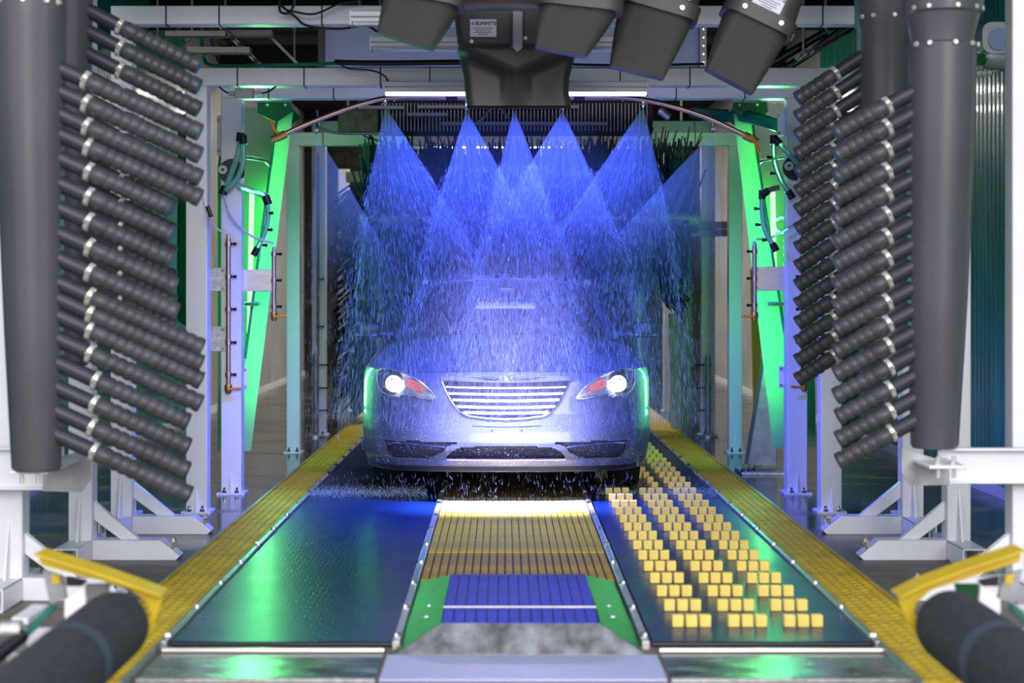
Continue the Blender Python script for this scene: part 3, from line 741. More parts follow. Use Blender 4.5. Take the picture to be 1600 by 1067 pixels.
quadplate('front_slope', [NL, FL_, FR_, NR], 'cover_steel', cv)
for x, sgn in ((-.30, 1), (.425, 1)):
    for y, z in ((7.55, .052), (7.12, .060), (6.87, .062)):
        MB().sphere((x+(.0 if y > 7 else 0), y, z-.004), .012, 8, 4, sc=(1, 1, .6)).build('rivet', 'chrome', cv)
tag(MB().b2((-.43, 6.075, -.02), (.565, 6.49, -.010)).build('cover_plate', 'plate_lavender', bevel=.002), 'flat lavender-grey steel plate at the front end of the deck', 'plate')
# front sill plates and white edge strips
for xa, xb, nm in ((-1.27, -.445, 'left'), (.58, 1.52, 'right')):
    root = thing('sill_plate', ((xa+xb)/2, 6.1, -.02), 'wet steel sill plate in front of the %s belt, with a white edge tube' % nm, 'plate')
    MB().b2((xa, 6.085, -.02), (xb, 6.50, -.012)).build('plate', 'sill_steel', root, smooth=0)
    MB().tube((xa+.0, 6.545, -.006), (xb, 6.545, -.006), .011, n=10).build('edge_tube', 'bolt_pale', root)
    MB().b2((xa, 6.07, -.02), (xb, 6.085, -.008)).build('front_lip', 'galvanised', root)
    MB().b2((xa, 6.57, -.02), (xb, 6.655, -.016)).build('gap_pan', 'sill_steel', root)

# ------------------------------------------------------------------ guide rollers and yellow guards in the foreground
def roller(sgn, X, z, r, y0, y1, guard, label, glabel):
    root = thing('guide_roller', (X, y1, z-r), label, 'roller')
    pts = [(X, y0, z), (X, y1-.05, z), (X, y1-.015, z), (X, y1, z)]
    m = MB().path(pts, [r, r, r*.97, r*.85], 40); m.build('foam_sleeve', 'foam', root)
    MB().tube((X, y1-.62, z), (X, y1-.54, z), r*1.012, n=40, caps=False).build('band', 'foam_band', root)
    MB().tube((X, y1-.01, z), (X, y1+.05, z), .03, n=16).build('shaft', 'galvanised', root)
    g = thing('roller_guard', guard[0], glabel, 'guard')
    yg = y1+.07
    poly = [Vector((q[0], 0, q[1])) for q in guard[1]]
    MB().prism([(p.x, p.z) for p in poly], yg, yg+.008).build('guard_plate', 'yellow_guard', g, bevel=.002)
    # folded lip along the top edge and down the inner edge
    top = guard[2]
    for a, b in zip(top[:-1], top[1:]):
        A = Vector((a[0], yg-.045, a[1])); B = Vector((b[0], yg-.045, b[1])); 
        dirv = (B-A).normalized(); n = Vector((-dirv.z, 0, dirv.x)); 
        MB().extr([A, B, B-n*.006, A-n*.006], (0, .14, 0)).build('folded_lip', 'yellow_guard', g, bevel=.002)
    return root, g
def gz(px, py, d): p = P(px, py, d); return (p.x, p.z)
dL = 5.47
gl = [gz(58, 862, dL), gz(150, 890, dL), gz(222, 915, dL), gz(256, 928, dL), gz(240, 978, dL), gz(215, 1018, dL), gz(196, 1030, dL), gz(196, 1000, dL), gz(236, 962, dL), gz(228, 940, dL), gz(205, 922, dL), gz(160, 908, dL), gz(64, 884, dL)]
roller(-1, gz(181, 976, 5.4)[0], gz(181, 976, 5.4)[1], .108, 3.6, 5.4, (P(256, 1060, dL), gl, [gl[0], gl[1], gl[2], gl[3]]),
       'black foam guide roller in the bottom left corner', 'yellow folded steel guard around the bottom left roller')
gr_ = [gz(1597, 856, dL), gz(1510, 884, dL), gz(1435, 912, dL), gz(1401, 930, dL), gz(1418, 975, dL), gz(1450, 1015, dL), gz(1470, 1032, dL), gz(1466, 1000, dL), gz(1428, 962, dL), gz(1432, 942, dL), gz(1455, 922, dL), gz(1500, 908, dL), gz(1594, 878, dL)]
roller(1, gz(1484, 976, 5.4)[0], gz(1484, 976, 5.4)[1], .112, 3.6, 5.4, (P(1401, 1060, dL), gr_, [gr_[3], gr_[2], gr_[1], gr_[0]]),
       'black foam guide roller in the bottom right corner', 'yellow folded steel guard around the bottom right roller')
# roller carriages: bracket plates, lever and actuator
def carriage(sgn, pts, label):
    root = thing('roller_carriage', P(pts[0][0], 1060, 5.6), label, 'bracket')
    q = lambda px, py, d: P(px, py, d)
    f = (lambda x: x) if sgn < 0 else (lambda x: 1664-x)
    # hanging sensor plate under the guard
    MB().extr([q(f(66), 890, 5.62), q(f(98), 900, 5.62), q(f(104), 935, 5.62), q(f(78), 945, 5.62)], (0, .02, 0)).build('sensor_plate', 'dull_steel', root, bevel=.002)
    MB().extr([q(f(80), 896, 5.60), q(f(92), 898, 5.60), q(f(94), 912, 5.60), q(f(82), 912, 5.60)], (0, .004, 0)).build('warning_label', 'warning_yellow', root)
    MB().extr([q(f(102), 902, 5.62), q(f(134), 908, 5.62), q(f(128), 916, 5.62), q(f(104), 916, 5.62)], (0, .03, 0)).build('stop_block', 'car_black', root)
    MB().extr([q(f(101), 938, 5.5), q(f(132), 915, 5.5), q(f(135), 975, 5.4), q(f(100), 995, 5.4)], (0, .02, 0)).build('bracket_plate', 'white_paint', root, bevel=.002)
    MB().extr([q(f(134), 912, 5.52), q(f(172), 912, 5.52), q(f(168), 935, 5.5), q(f(138), 965, 5.45)], (0, .012, 0)).build('side_plate', 'grey_box' if sgn < 0 else 'cover_green_reflection', root)
    MB().path([q(f(20), 1010, 5.3), q(f(60), 972, 5.4), q(f(84), 948, 5.5)], .012, 12).build('actuator_rod', 'tube_teal', root)
    MB().path([q(f(-10), 1030, 5.2), q(f(36), 992, 5.3)], .022, 14).build('actuator_body', 'car_black', root)
    MB().tube(q(f(2), 985, 5.3), q(f(34), 984, 5.3), .03, n=20).build('pivot_barrel', 'galvanised', root)
    MB().extr([q(f(18), 965, 5.6), q(f(44), 966, 5.6), q(f(44), 976, 5.6), q(f(18), 976, 5.6)], (0, .25, 0)).build('cross_bracket', 'white_paint', root, bevel=.002)
    MB().extr([q(f(38), 982, 5.5), q(f(88), 982, 5.5), q(f(84), 1010, 5.5), q(f(60), 1026, 5.5), q(f(44), 1020, 5.5)], (0, .02, 0)).build('mount_plate', 'white_paint', root, bevel=.002)
    MB().b2(q(f(10), 1020, 5.6), q(f(60), 1066, 5.6)+Vector((0, .2, 0))).build('mount_post', 'galvanised', root, bevel=.003)
    return root
carriage(-1, [(60, 0)], 'steel and green levers behind the bottom left roller')
carriage(1, [(1600, 0)], 'steel and green levers behind the bottom right roller')
# ------------------------------------------------------------------ green side shields
def shield(sgn, label):
    f = (lambda x: x) if sgn < 0 else (lambda x: 1601-x)
    g0 = sgn < 0
    d0, d1 = 12.25, 13.1
    root = thing('side_shield', P(f(400), 705, d0), label, 'shield', 'green side shields')
    # glowing front leaf, narrow at the foot
    TLp, TRp = P(f(432), 168, d0), P(f(459), 165, d0+.10)
    if g0: front = [P(432, 190, d0), P(459, 165, d0), P(392, 704, d0), P(372, 706, d0), P(383, 560, d0)]
    else: front = [P(1176, 195, d0), P(1144, 158, d0), P(1208, 700, d0), P(1236, 703, d0), P(1232, 560, d0)]
    mid = [P(f(432) if g0 else 1180, 190, d0+.18), P(f(376) if g0 else 1228, 640, d0+.18)]
    m = MB().loft([front, [p+Vector((0, .008, 0)) for p in front]]); m.build('front_leaf', 'green_acrylic', root)
    # dark back leaf with a folded rim
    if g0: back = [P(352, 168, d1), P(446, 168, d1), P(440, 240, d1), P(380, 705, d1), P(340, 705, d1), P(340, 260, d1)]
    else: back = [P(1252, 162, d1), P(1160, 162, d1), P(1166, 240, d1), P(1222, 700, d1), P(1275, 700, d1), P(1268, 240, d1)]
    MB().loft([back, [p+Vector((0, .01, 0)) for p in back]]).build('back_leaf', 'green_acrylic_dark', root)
    # hanging rail between leaves, bolts
    a, b = (P(432, 190, d0-.01), P(383, 560, d0-.01)) if g0 else (P(1176, 195, d0-.01), P(1232, 560, d0-.01))
    MB().path([a, b], .009, 8).build('hinge_rail', 'tube_green', root)
    for k in range(7):
        c = a.lerp(b, (k+.5)/7)+Vector((0, -.012, 0)); MB().tube(c, c+Vector((0, -.014, 0)), .010, n=6).build('bolt', 'tube_teal', root)
    # top bracket
    tb = [P(f(400), 175, d0-.05), P(f(402), 160, d0-.05), P(f(454), 160, d0-.05), P(f(458), 172, d0-.05), P(f(430), 190, d0-.05)]
    MB().loft([tb, [p+Vector((0, .5, 0)) for p in tb]]).build('top_bracket', 'green_acrylic_dark', root)
    MB().path([P(f(401), 176, d0-.06), P(f(403), 158.5, d0-.06), P(f(456), 158.5, d0-.06)], .006, 6).build('bracket_rim', 'cable_white', root)
    for px in (418, 446):
        c = P(f(px), 164, d0-.055); MB().tube(c, c+Vector((0, -.01, 0)), .010, n=8).build('bolt', 'chrome', root)
    for zz in (2.25, 1.25):
        lx = (-1.66 if g0 else 1.80)-(.05 if g0 else -.05)*(2.25-zz); MB().path([(-1.80 if g0 else 1.94, 11.86, zz), (lx, 12.27, zz), (lx-(.05 if g0 else -.05), 13.1, zz)], .014, 8).build('mount_arm', 'dull_steel', root)
    # lamp tube
    tp = P(f(394), 300, 12.7); bt = P(f(390), 520, 12.7)
    MB().tube(tp, bt, .018, n=12).build('lamp_tube', 'led_green_on', root)
    # outer wing beyond the posts
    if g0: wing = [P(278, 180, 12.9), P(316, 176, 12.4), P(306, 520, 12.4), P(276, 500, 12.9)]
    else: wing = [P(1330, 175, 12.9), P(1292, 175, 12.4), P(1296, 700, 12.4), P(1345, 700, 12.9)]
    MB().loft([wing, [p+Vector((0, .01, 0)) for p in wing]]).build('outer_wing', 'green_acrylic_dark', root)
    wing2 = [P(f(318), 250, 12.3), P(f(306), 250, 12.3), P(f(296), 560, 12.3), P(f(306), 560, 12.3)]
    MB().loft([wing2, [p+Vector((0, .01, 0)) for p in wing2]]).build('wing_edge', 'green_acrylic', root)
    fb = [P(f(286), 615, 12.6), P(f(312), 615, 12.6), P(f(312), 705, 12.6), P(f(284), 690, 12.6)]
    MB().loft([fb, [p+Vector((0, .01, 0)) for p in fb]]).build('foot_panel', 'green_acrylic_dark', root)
    if not g0:
        # pale ring and bars printed on the shield
        c = P(1222, 352, d1-.012); rr = []
        m = MB()
        for k in range(20):
            a0 = 2*pi*k/20; a1 = 2*pi*(k+1)/20
            if 8 <= k <= 9: continue
            vs = [c+Vector((r_*cos(a_)*1, y_, r_*sin(a_))) for y_ in (0, -.003) for r_, a_ in ((.045, a0), (.066, a0), (.066, a1), (.045, a1))]
            m.add(vs, [(0,1,2,3),(4,7,6,5),(0,4,5,1),(1,5,6,2),(2,6,7,3),(3,7,4,0)])
        m.build('printed_ring', 'cable_white', root)
        for k in range(4):
            MB().box(P(1229, 376+11*k+(4 if k > 2 else 0), d1-.012), (.05, .003, .018)).build('printed_bar', 'cable_white', root)
    return root
shield(-1, 'glowing green tapered side shield on the left, behind the white posts')
shield(1, 'glowing green tapered side shield on the right with a pale printed ring')

# ------------------------------------------------------------------ vertical spray pipes, plates and hoses
def spray_pipe(px, py0, py1, d, noz, sg, label, r=.013, valve=True, group=None, mt='copper_pipe', nl=.055):
    a, b = P(px, py0, d), P(px, py1, d)
    root = thing('spray_pipe', b, label, 'pipe', group)
    MB().path([a, b], r, 12).build('pipe', mt, root)
    for py in noz:
        c = P(px, py, d); e = c+Vector((sg*nl, -.01, 0))
        n_ = MB().path([c, e-Vector((sg*.02, 0, 0)), e-Vector((sg*.018, 0, 0)), e], [.007, .007, .011, .009], 8).build('spray_tip', 'car_black', root)
        MB().tube(c+Vector((0, 0, -.014)), c+Vector((0, 0, .014)), r*1.35, n=10).build('tee', mt, n_)
    if valve:
        v = MB().path([b+Vector((0, 0, .01)), b-Vector((0, 0, .02)), b-Vector((0, 0, .05))], [r*1.5, r*1.7, r*1.1], 10).build('valve', 'brass', root)
        h = b+Vector((sg*.02, -.02, -.02)); MB().path([b+Vector((0, -.02, -.02)), h, h+Vector((sg*.07, 0, .004))], [.007, .008, .009], 8).build('valve_handle', 'orange_plastic', v)
    MB().path([a, a+Vector((0, 0, .03))], [r*.9, r*.6], 10).build('end_fitting', 'galvanised', root)
    return root
def plate(name, x0, y0, x1, y1, d, mt, label, bolts=True):
    a, b = P(x0, y0, d), P(x1, y1, d)
    root = thing(name, Vector(((a.x+b.x)/2, d, b.z)), label, 'bracket')
    MB().b2(a, b+Vector((0, .008, 0))).build('plate', mt, root, bevel=.002)
    if bolts:
        for u in (.08, .92):
            for v in (.12, .88):
                c = Vector((a.x+(b.x-a.x)*u, d, a.z+(b.z-a.z)*v)); MB().tube(c, c+Vector((0, -.012, 0)), .011, n=6).build('bolt', 'dull_steel', root)
    return root
plate('mount_plate', 299, 418, 352, 455, 11.742, 'galvanised', 'stainless mounting plate bolted across the left posts, upper of the stack')
plate('mount_plate', 352, 421, 432, 455, 11.884, 'brushed_steel', 'stainless crossbar plate reaching from the left post to the small spray pipe', False)
plate('mount_plate', 299, 510, 352, 549, 11.742, 'galvanised', 'stainless mounting plate bolted across the left posts, lower of the stack')
plate('mount_plate', 345, 574, 386, 608, 11.886, 'white_paint', 'white mounting plate low on the left post, behind the brass valve')
plate('mount_plate', 339, 180, 369, 243, 11.886, 'white_paint', 'white mounting plate high on the left post, behind the hoses')
plate('mount_plate', 1176, 417, 1250, 454, 11.884, 'brushed_steel', 'stainless crossbar plate reaching from the right post to the small spray pipe')
plate('mount_plate', 1217, 572, 1262, 606, 11.886, 'white_paint', 'white mounting plate low on the right post')
plate('mount_plate', 1215, 176, 1240, 212, 11.886, 'white_paint', 'white mounting plate high on the right post')
spray_pipe(357, 372, 603, 11.728, (381, 432, 483, 535, 585), 1, 'tall upright spray pipe on the left post with five tips and a brass valve', .016)
spray_pipe(428, 392, 490, 11.87, (397, 438, 479), 1, 'short upright spray pipe on the left with three tips and a brass valve', .015)
spray_pipe(1179, 384, 490, 11.87, (393, 435, 477), -1, 'short upright spray pipe on the right with three tips and an orange handle', .015)
spray_pipe(1256, 356, 600, 11.728, (381, 432, 483, 535), -1, 'tall upright spray pipe on the right post, mostly behind the ribbed hoses', .014)
spray_pipe(493.5, 556, 676, 16.45, (570, 606, 641), 1, 'stout grey upright nozzle pipe standing on the floor at the left', .028, False, None, 'dull_steel', .12)
spray_pipe(1106, 556, 676, 16.4, (570, 606, 641), -1, 'stout grey upright nozzle pipe standing on the floor at the right', .028, False, None, 'dull_steel', .12)
spray_pipe(497, 240, 556, 16.5, (436, 510), 1, 'slim pipe running up the greyish left post', .012, False, None, 'grey_box')
for X, px in ((0, 493.5), (1, 1106)):
    c = P(px, 678, 16.45); MB().tube((c.x, c.y, -.02), (c.x, c.y, .0), .09, n=20).build('floor_flange', 'galvanised', bpy.data.objects['spray_pipe.00%d' % (4+X)])

def hose(pts, d, r, mt, label, name='hose', cat='hose', ends=None, group=None, nn=8):
    q = [P(p[0], p[1], p[2] if len(p) > 2 else d) for p in pts]; sp = spline(q)
    root = thing(name, q[-1], label, cat, group)
    MB().path(sp, r, nn).build('tube', mt, root)
    if ends:
        for e in ends:
            A, B = (sp[0], sp[2]) if e == 0 else (sp[-1], sp[-3])
            dv = (B-A).normalized(); MB().path([A-dv*.02, A+dv*.04], r*1.4, 10).build('end_cap', 'car_black', root)
    return root
def tips(root, pts, d, sg):
    for px, py in pts:
        c = P(px, py, d); MB().path([c, c+Vector((sg*.03, -.02, 0))], [.008, .012], 8).build('spray_tip', 'car_black', root)
h = hose([(376, 212), (372, 240), (360, 275), (349, 300)], 11.70, .020, 'tube_clear', 'clear hose clamped beside the left post, left of the pair', ends=(0, 1))
h = hose([(380, 216), (380, 250), (371, 278), (352, 298)], 11.67, .018, 'tube_clear', 'greenish clear hose clamped beside the left post, right of the pair', ends=(0,))
h = hose([(372, 290), (390, 297), (412, 305), (418, 315)], 11.70, .020, 'tube_clear', 'short clear hose crossing from the left post to the elbow', ends=(1,))
h = hose([(416, 310), (419, 335), (414, 362), (398, 395)], 11.70, .016, 'tube_clear', 'clear curved hose with side tips hanging below the left elbow', ends=(0, 1)); tips(h, [(419, 333), (418, 359), (410, 383)], 11.70, 1)
h = hose([(350, 305), (362, 340), (392, 368), (427, 380)], 11.68, .007, 'cable_white', 'thin white tube drooping to the short left spray pipe')
h = hose([(312, 290), (322, 330), (338, 356), (357, 366)], 10.735, .006, 'cable_white', 'thin lilac tube drooping across the front left post'); 
c0, c1 = P(324, 322, 10.58), P(330, 339, 10.58); MB().path([c0, c1], .014, 10).build('inline_valve', 'car_black', h)
h = hose([(1209, 216), (1210, 250), (1220, 280), (1236, 306)], 11.70, .018, 'tube_clear', 'clear curved hose with side tips beside the right post', ends=(0, 1)); tips(h, [(1206, 246), (1211, 271)], 11.70, -1)
h = hose([(1212, 218), (1232, 240), (1252, 262)], 11.67, .018, 'tube_clear', 'clear hose slanting down across the right post', ends=(0,))
h = hose([(1218, 293), (1204, 296), (1193, 303)], 11.70, .018, 'copper_pipe', 'short copper tube leading to the right elbow', ends=(1,))
h = hose([(1191, 302), (1191, 330), (1196, 360), (1211, 388)], 11.70, .017, 'tube_clear', 'clear curved hose with side tips hanging below the right elbow', ends=(0, 1)); tips(h, [(1186, 326), (1188, 351), (1198, 375)], 11.70, -1)
h = hose([(1182, 374), (1205, 371), (1225, 360), (1245, 348)], 11.70, .007, 'tube_clear', 'thin pale tube rising from the short right spray pipe')
hose([(1083, 176, 13), (1120, 180, 12.6), (1170, 183, 12.2), (1215, 196, 12.0)], 12, .045, 'tube_green', 'thick green hose passing behind the right end of the spray arch')
# swivel plates with pulleys
for sg, c, lab in ((-1, (362, 268), 'round black swivel plate with a white pulley on the left post'), (1, (1243, 262), 'round black swivel plate with a white pulley on the right post')):
    C = P(c[0], c[1], 11.731); root = thing('swivel_plate', C, lab, 'bracket')
    MB().tube(C, C+Vector((0, .02, 0)), .085, n=24).build('disc', 'car_black', root)
    q = P(c[0]-14 if sg < 0 else c[0]-10, c[1]-3, 11.712); MB().tube(q, q+Vector((0, .02, 0)), .030, n=18).build('pulley', 'cable_white', root)
    MB().tube(q-Vector((0, .008, 0)), q, .009, n=10).build('hub', 'car_black', root)
    q = P(c[0]+14 if sg < 0 else c[0]+10, c[1]+16, 11.712); MB().tube(q, q+Vector((0, .02, 0)), .026, n=18).build('pulley', 'cable_white', root)
# junction box on the front left corner
root = thing('junction_box', P(381, 155, 10.7), 'small grey junction box on the beam at the left corner', 'box')
MB().b2(P(367, 137, 10.66), P(397, 155, 10.7)).build('box_body', 'grey_box', root, bevel=.003)
for a, b in (((367, 147), (357, 146)), ((397, 147), (409, 146))): MB().path([P(*a, 10.68), P(*b, 10.68)], [.016, .012], 10).build('cable_gland', 'galvanised', root)
MB().path(spline([P(357, 146, 10.68), P(350, 142, 10.68), P(343, 136, 10.7)]), .006, 6).build('lead', 'cable_black', root)
MB().path(spline([P(409, 146, 10.68), P(420, 143, 10.68), P(431, 135, 10.7)]), .006, 6).build('lead', 'cable_black', root)

# ------------------------------------------------------------------ spray arch and LED bars
PD = 11.2
pp = [P(*q, PD) for q in ((436, 214), (470, 198), (520, 178), (560, 164), (600, 154), (650, 152), (730, 151.5), (800, 151.5), (880, 151.5), (960, 152), (1005, 156), (1050, 166), (1100, 182), (1140, 200), (1173, 216))]
arch_p = thing('spray_arch', P(804, 154, PD), 'curved metal spray pipe arching over the car', 'pipe')
MB().path(spline(pp, 6), .017, 14).build('arch_pipe', 'copper_pipe', arch_p)
for a, b in ((pp[0], pp[1]), (pp[-1], pp[-2])):
    dv = (b-a).normalized(); MB().path([a-dv*.05, a-dv*.02, a-dv*.02, a+dv*.05], [.022, .022, .026, .026], 10).build('end_valve', 'brass', arch_p)
    sg = 1 if a.x < 0 else -1
    MB().path([a+Vector((0, -.02, .02)), a+Vector((-sg*.03, -.02, .05 if sg > 0 else -.03)), a+Vector((-sg*.055, -.02, .11 if sg > 0 else -.10))], .010, 8).build('valve_handle', 'orange_plastic', arch_p)
NOZ = [(495, 209, 489, 595), (602, 166, 556, 715), (729, 173, 672, 820), (803, 170, 756, 905), (879, 173, 780, 955), (1005, 168, 872, 1050), (1114, 207, 945, 1132)]
PIPEY = [188, 154, 151.5, 151.5, 151.5, 156, 187]
PXS = [492, 601, 729, 803, 879, 1006, 1117]
for (px, py, a, b), yy, qx in zip(NOZ, PIPEY, PXS):
    t = P(px, py, PD); u = P(qx, yy, PD)
    dv = (t-u).normalized()
    nz = MB().path([u, u+dv*.03, t-dv*.02, t], [.013, .010, .010, .008], 10).build('nozzle', 'chrome', arch_p)
    MB().path([t-dv*.03, t-dv*.012], [.014, .014], 6).build('nozzle_nut', 'cable_white', nz)
for px, w_ in ((706, 1), (905, 1)): MB().path([P(px-9, 151.5, PD), P(px+9, 151.5, PD)], .023, 12).build('pipe_joint', 'cable_purple', arch_p)
def led_bar(x0, x1, y0, y1, d, lit, label, n=1):
    a, b = P(x0, y0, d), P(x1, y1, d)
    root = thing('light_bar', Vector(((a.x+b.x)/2, d, b.z)), label, 'light')
    th = a.z-b.z
    MB().b2((a.x, d, b.z+th*.22), (b.x, d+.09, a.z)).b2((a.x, d+.01, b.z+th*.55), (b.x, d-.012, b.z+th*.62)).build('housing', 'fixture_grey', root, bevel=.003)
    MB().b2((a.x+.01, d+.004, b.z), (b.x-.01, d+.07, b.z+th*.21)).build('diffuser', {1: 'led_on', 2: 'led_white_on', 0: 'led_dim'}[lit], root)
    for x in (a.x, b.x): MB().b2((x-.006, d-.003, b.z), (x+.006, d+.092, a.z+.002)).build('end_cap', 'fixture_grey', root)
    return root
led_bar(600, 1012, 127, 148, 10.63, 1, 'blue-white lit LED bar hanging above the spray arch')
led_bar(579, 966, 57, 78, 9.9, 0, 'unlit grey light bar behind the middle air outlet')
led_bar(548, 970, 17, 39, 9.45, 0, 'unlit grey light bar under the ceiling, nearest the camera')
led_bar(670, 884, 226, 230, 14.7, 2, 'thin white lit strip behind the tips of the top brush')

# ------------------------------------------------------------------ overhead gear between the beams
def hang(o, x, y, z):
    m = MB().tube((x, y, z), (x, y, CZ), .010, n=8).build('hanger_rod', 'dull_steel', o); return m
r_ = MB().b2(P(505, 8, 12.6), P(1094, 104, 12.6)+Vector((0, .5, 0))).build('blank_screen', 'panel_grey', bevel=.005); tag(r_, 'plain grey-blue panel high in the middle behind the light bars', 'panel')
for hx in (-.9, 1.1): hang(r_, hx, 12.8, P(0, 8, 12.6).z-.01)
root = thing('panel_frame', P(502, 104, 12.55), 'dark steel frame at the left edge of the overhead panel', 'frame'); MB().b2(P(497, 40, 12.5), P(506, 104, 12.5)+Vector((0, .1, 0))).build('upright', 'car_black', root)
root = thing('panel_frame', P(1100, 104, 12.55), 'dark steel frame at the right edge of the overhead panel', 'frame'); MB().b2(P(1094, 40, 12.5), P(1104, 104, 12.5)+Vector((0, .1, 0))).build('upright', 'dull_steel', root)
for k in range(5):
    c = P(1099, 46+13*k, 12.49); MB().tube(c, c-Vector((0, .01, 0)), .008, n=6).build('bolt', 'bolt_pale', root)
for (a, b, y0, y1, lab) in ((258, 352, 48, 56, 'upper'), (292, 390, 73, 82, 'lower'), (352, 425, 47, 55, 'farther')):
    m = MB().b2(P(a, y0, 13.0 if lab == 'farther' else 12.0), P(b, y1, 13.0 if lab == 'farther' else 12.0)+Vector((0, .12, 0))).build('cable_channel', 'tray_steel'); tag(m, '%s flat steel cable channel above the left corner' % lab, 'channel')
hose([(315, 38, 12.3), (316, 70, 12.3), (322, 98, 12.3), (350, 103, 12.0), (420, 102, 11.5), (500, 100, 11.3), (528, 98, 11.2)], 12, .012, 'cable_green', 'green hose dropping from the ceiling and running right along the beam')
hose([(329, 38, 12.4), (331, 65, 12.4), (339, 90, 12.4), (346, 104, 12.2)], 12, .010, 'cable_purple', 'purple and blue hose dropping beside the green one')
hose([(437, 0, 9.7), (438, 18, 9.7), (452, 20, 9.7), (460, 5, 9.7)], 9.7, .007, 'cable_black', 'looped black cable on the top beam at the left')
hose([(438, 8, 9.7), (460, 25, 9.7), (480, 40, 9.7), (530, 45, 9.7), (570, 40, 9.6), (590, 50, 9.6)], 9.7, .007, 'cable_black', 'black cable sagging under the top beam')
hose([(450, 16, 9.7), (490, 22, 9.7), (530, 6, 9.7), (560, 2, 9.7)], 9.7, .006, 'cable_black', 'thin black cable lying along the top beam')
hose([(523, 97, 10.6), (545, 98, 10.6), (600, 98.5, 10.6), (660, 98, 10.6), (728, 97, 10.6)], 10.6, .017, 'cable_black', 'thick black cable bundle lying on the front beam')
hose([(530, 99, 10.6), (545, 107, 10.6), (580, 110, 10.6), (600, 118, 10.6), (606, 127, 10.7)], 10.6, .005, 'cable_black', 'thin lead from the bundle to the blue light bar')
hose([(895, 99, 10.7), (905, 101, 10.7), (1000, 102, 10.7), (1100, 100, 10.7)], 10.6, .008, 'cable_black', 'black cable on the front beam right of the middle')
# chain drag, left
root = thing('drag_chain', P(405, 100, 12.8), 'glinting black drag chain slanting behind the left corner', 'chain')
a, b = P(345, 42, 12.8), P(408, 103, 12.8)
for k in range(16):
    c = a.lerp(b, k/15); MB().box(c, (.045, .06, .03), Matrix.Rotation(R(-44*(-1)), 3, 'Y') @ Matrix.Rotation(.2*(k % 2), 3, 'X')).build('chain_link', 'car_black' if k % 3 else 'dull_steel', root)
a, b = P(425, 60, 13.2), P(465, 100, 13.2)
for k in range(10):
    c = a.lerp(b, k/9); MB().box(c, (.03, .04, .02), Matrix.Rotation(R(44), 3, 'Y')).build('chain_link', 'dull_steel', root)
q = P(352, 48, 12.8); hang(root, q.x, 12.8, q.z)
q = P(460, 96, 13.2); hang(root, q.x, 13.2, q.z)
# wire trays and tubes at both upper corners
def ladder(label, p0, p1, wv, d, n, mt='tray_steel', r=.006):
    root = thing('wire_tray', P(*p0, d), label, 'cable tray')
    A, B = P(*p0, d), P(*p1, d); W = Vector(wv)
    MB().path([A, B], r, 6).build('side_rail', mt, root); MB().path([A+W, B+W], r, 6).build('side_rail', mt, root)
    for k in range(n):
        c = A.lerp(B, k/(n-1)); MB().path([c, c+W], r*.7, 5).build('rung', mt, root)
    hang(root, B.x, B.y, B.z); hang(root, A.x+W.x, A.y+W.y, A.z+W.z)
    return root
ladder('steel wire tray rising to the right behind the right corner', (1235, 104), (1345, 42), (.14, .3, .13), 12.2, 7)
ladder('steel wire tray behind the left ribbed hoses', (255, 100), (300, 60), (-.1, .3, .16), 12.6, 5)
for a, b, r0, lab in (((1225, 108), (1350, 30), .03, 'lowest'), ((1245, 96), (1350, 20), .022, 'middle'), ((1200, 103), (1290, 50), .03, 'leftmost')):
    m = MB().path([P(*a, 12.6), P(*b, 12.6)], r0, 12).build('overhead_pipe', 'car_black'); hq = P(*b, 12.6); hang(m, hq.x, hq.y, hq.z); tag(m, 'black pipe slanting up behind the right corner, %s of three' % lab, 'pipe')
for c, lb in (((1247, 92), 'lowest'), ((1256, 86), 'middle'), ((1266, 80), 'highest')):
    m = MB().path([P(c[0]-3, c[1]+2, 12.55), P(c[0]+4, c[1]-3, 12.55)], .022, 10).build('pipe_band', 'cable_white'); tag(m, '%s of three white bands on the black pipe behind the right corner' % lb, 'band', 'white pipe bands')
for x0, x1, y in ((105, 300, 10), (420, 500, 60), (430, 490, 72), (1110, 1180, 60), (60, 300, 2)):
    pass
# louvred screen behind the spray arch
root = thing('louvre_screen', P(820, 206, 12.6), 'dark louvred screen behind the spray arch', 'screen')
MB().b2(P(590, 158, 12.64), P(1020, 207, 12.64)+Vector((0, .3, 0))).build('screen_box', 'back_dark', root)
m = MB(); x = P(596, 0, 12.6).x; xe = P(1015, 0, 12.6).x; za = P(0, 161, 12.6).z; zb = P(0, 204, 12.6).z
while x < xe: m.b2((x, 12.60, zb), (x+.006, 12.63, za)); x += .026
m.build('louvre_blades', 'dull_steel', root, kind='stuff', smooth=0)
for y0, x0, x1 in ((165, 560, 632), (164, 652, 905), (190, 690, 950), (176, 635, 700)):
    MB().b2(P(x0, y0, 12.55), P(x1, y0+5, 12.55)+Vector((0, .04, 0))).build('service_rail', 'grey_box', root)
MB().path(spline([P(735, 196, 12.4), P(752, 186, 12.4), P(765, 171, 12.4), P(780, 168, 12.4), P(796, 185, 12.4)]), .012, 8).build('bent_tube', 'tray_steel', root)
MB().path([P(1030, 172, 12.5), P(1046, 184, 12.5)], .03, 12).build('lamp_can', 'galvanised', root)
hose([(495, 172, 12.5), (497, 185, 12.5), (500, 200, 12.4), (530, 208, 12.4), (600, 209, 12.4)], 12.5, .010, 'grey_box', 'grey conduit looping behind the left end of the arch')
hose([(545, 202, 14.5), (560, 206, 14.5), (575, 215, 14.5), (600, 222, 14.5)], 14.5, .008, 'cable_black', 'thin black cable hanging at the rear beam on the left')
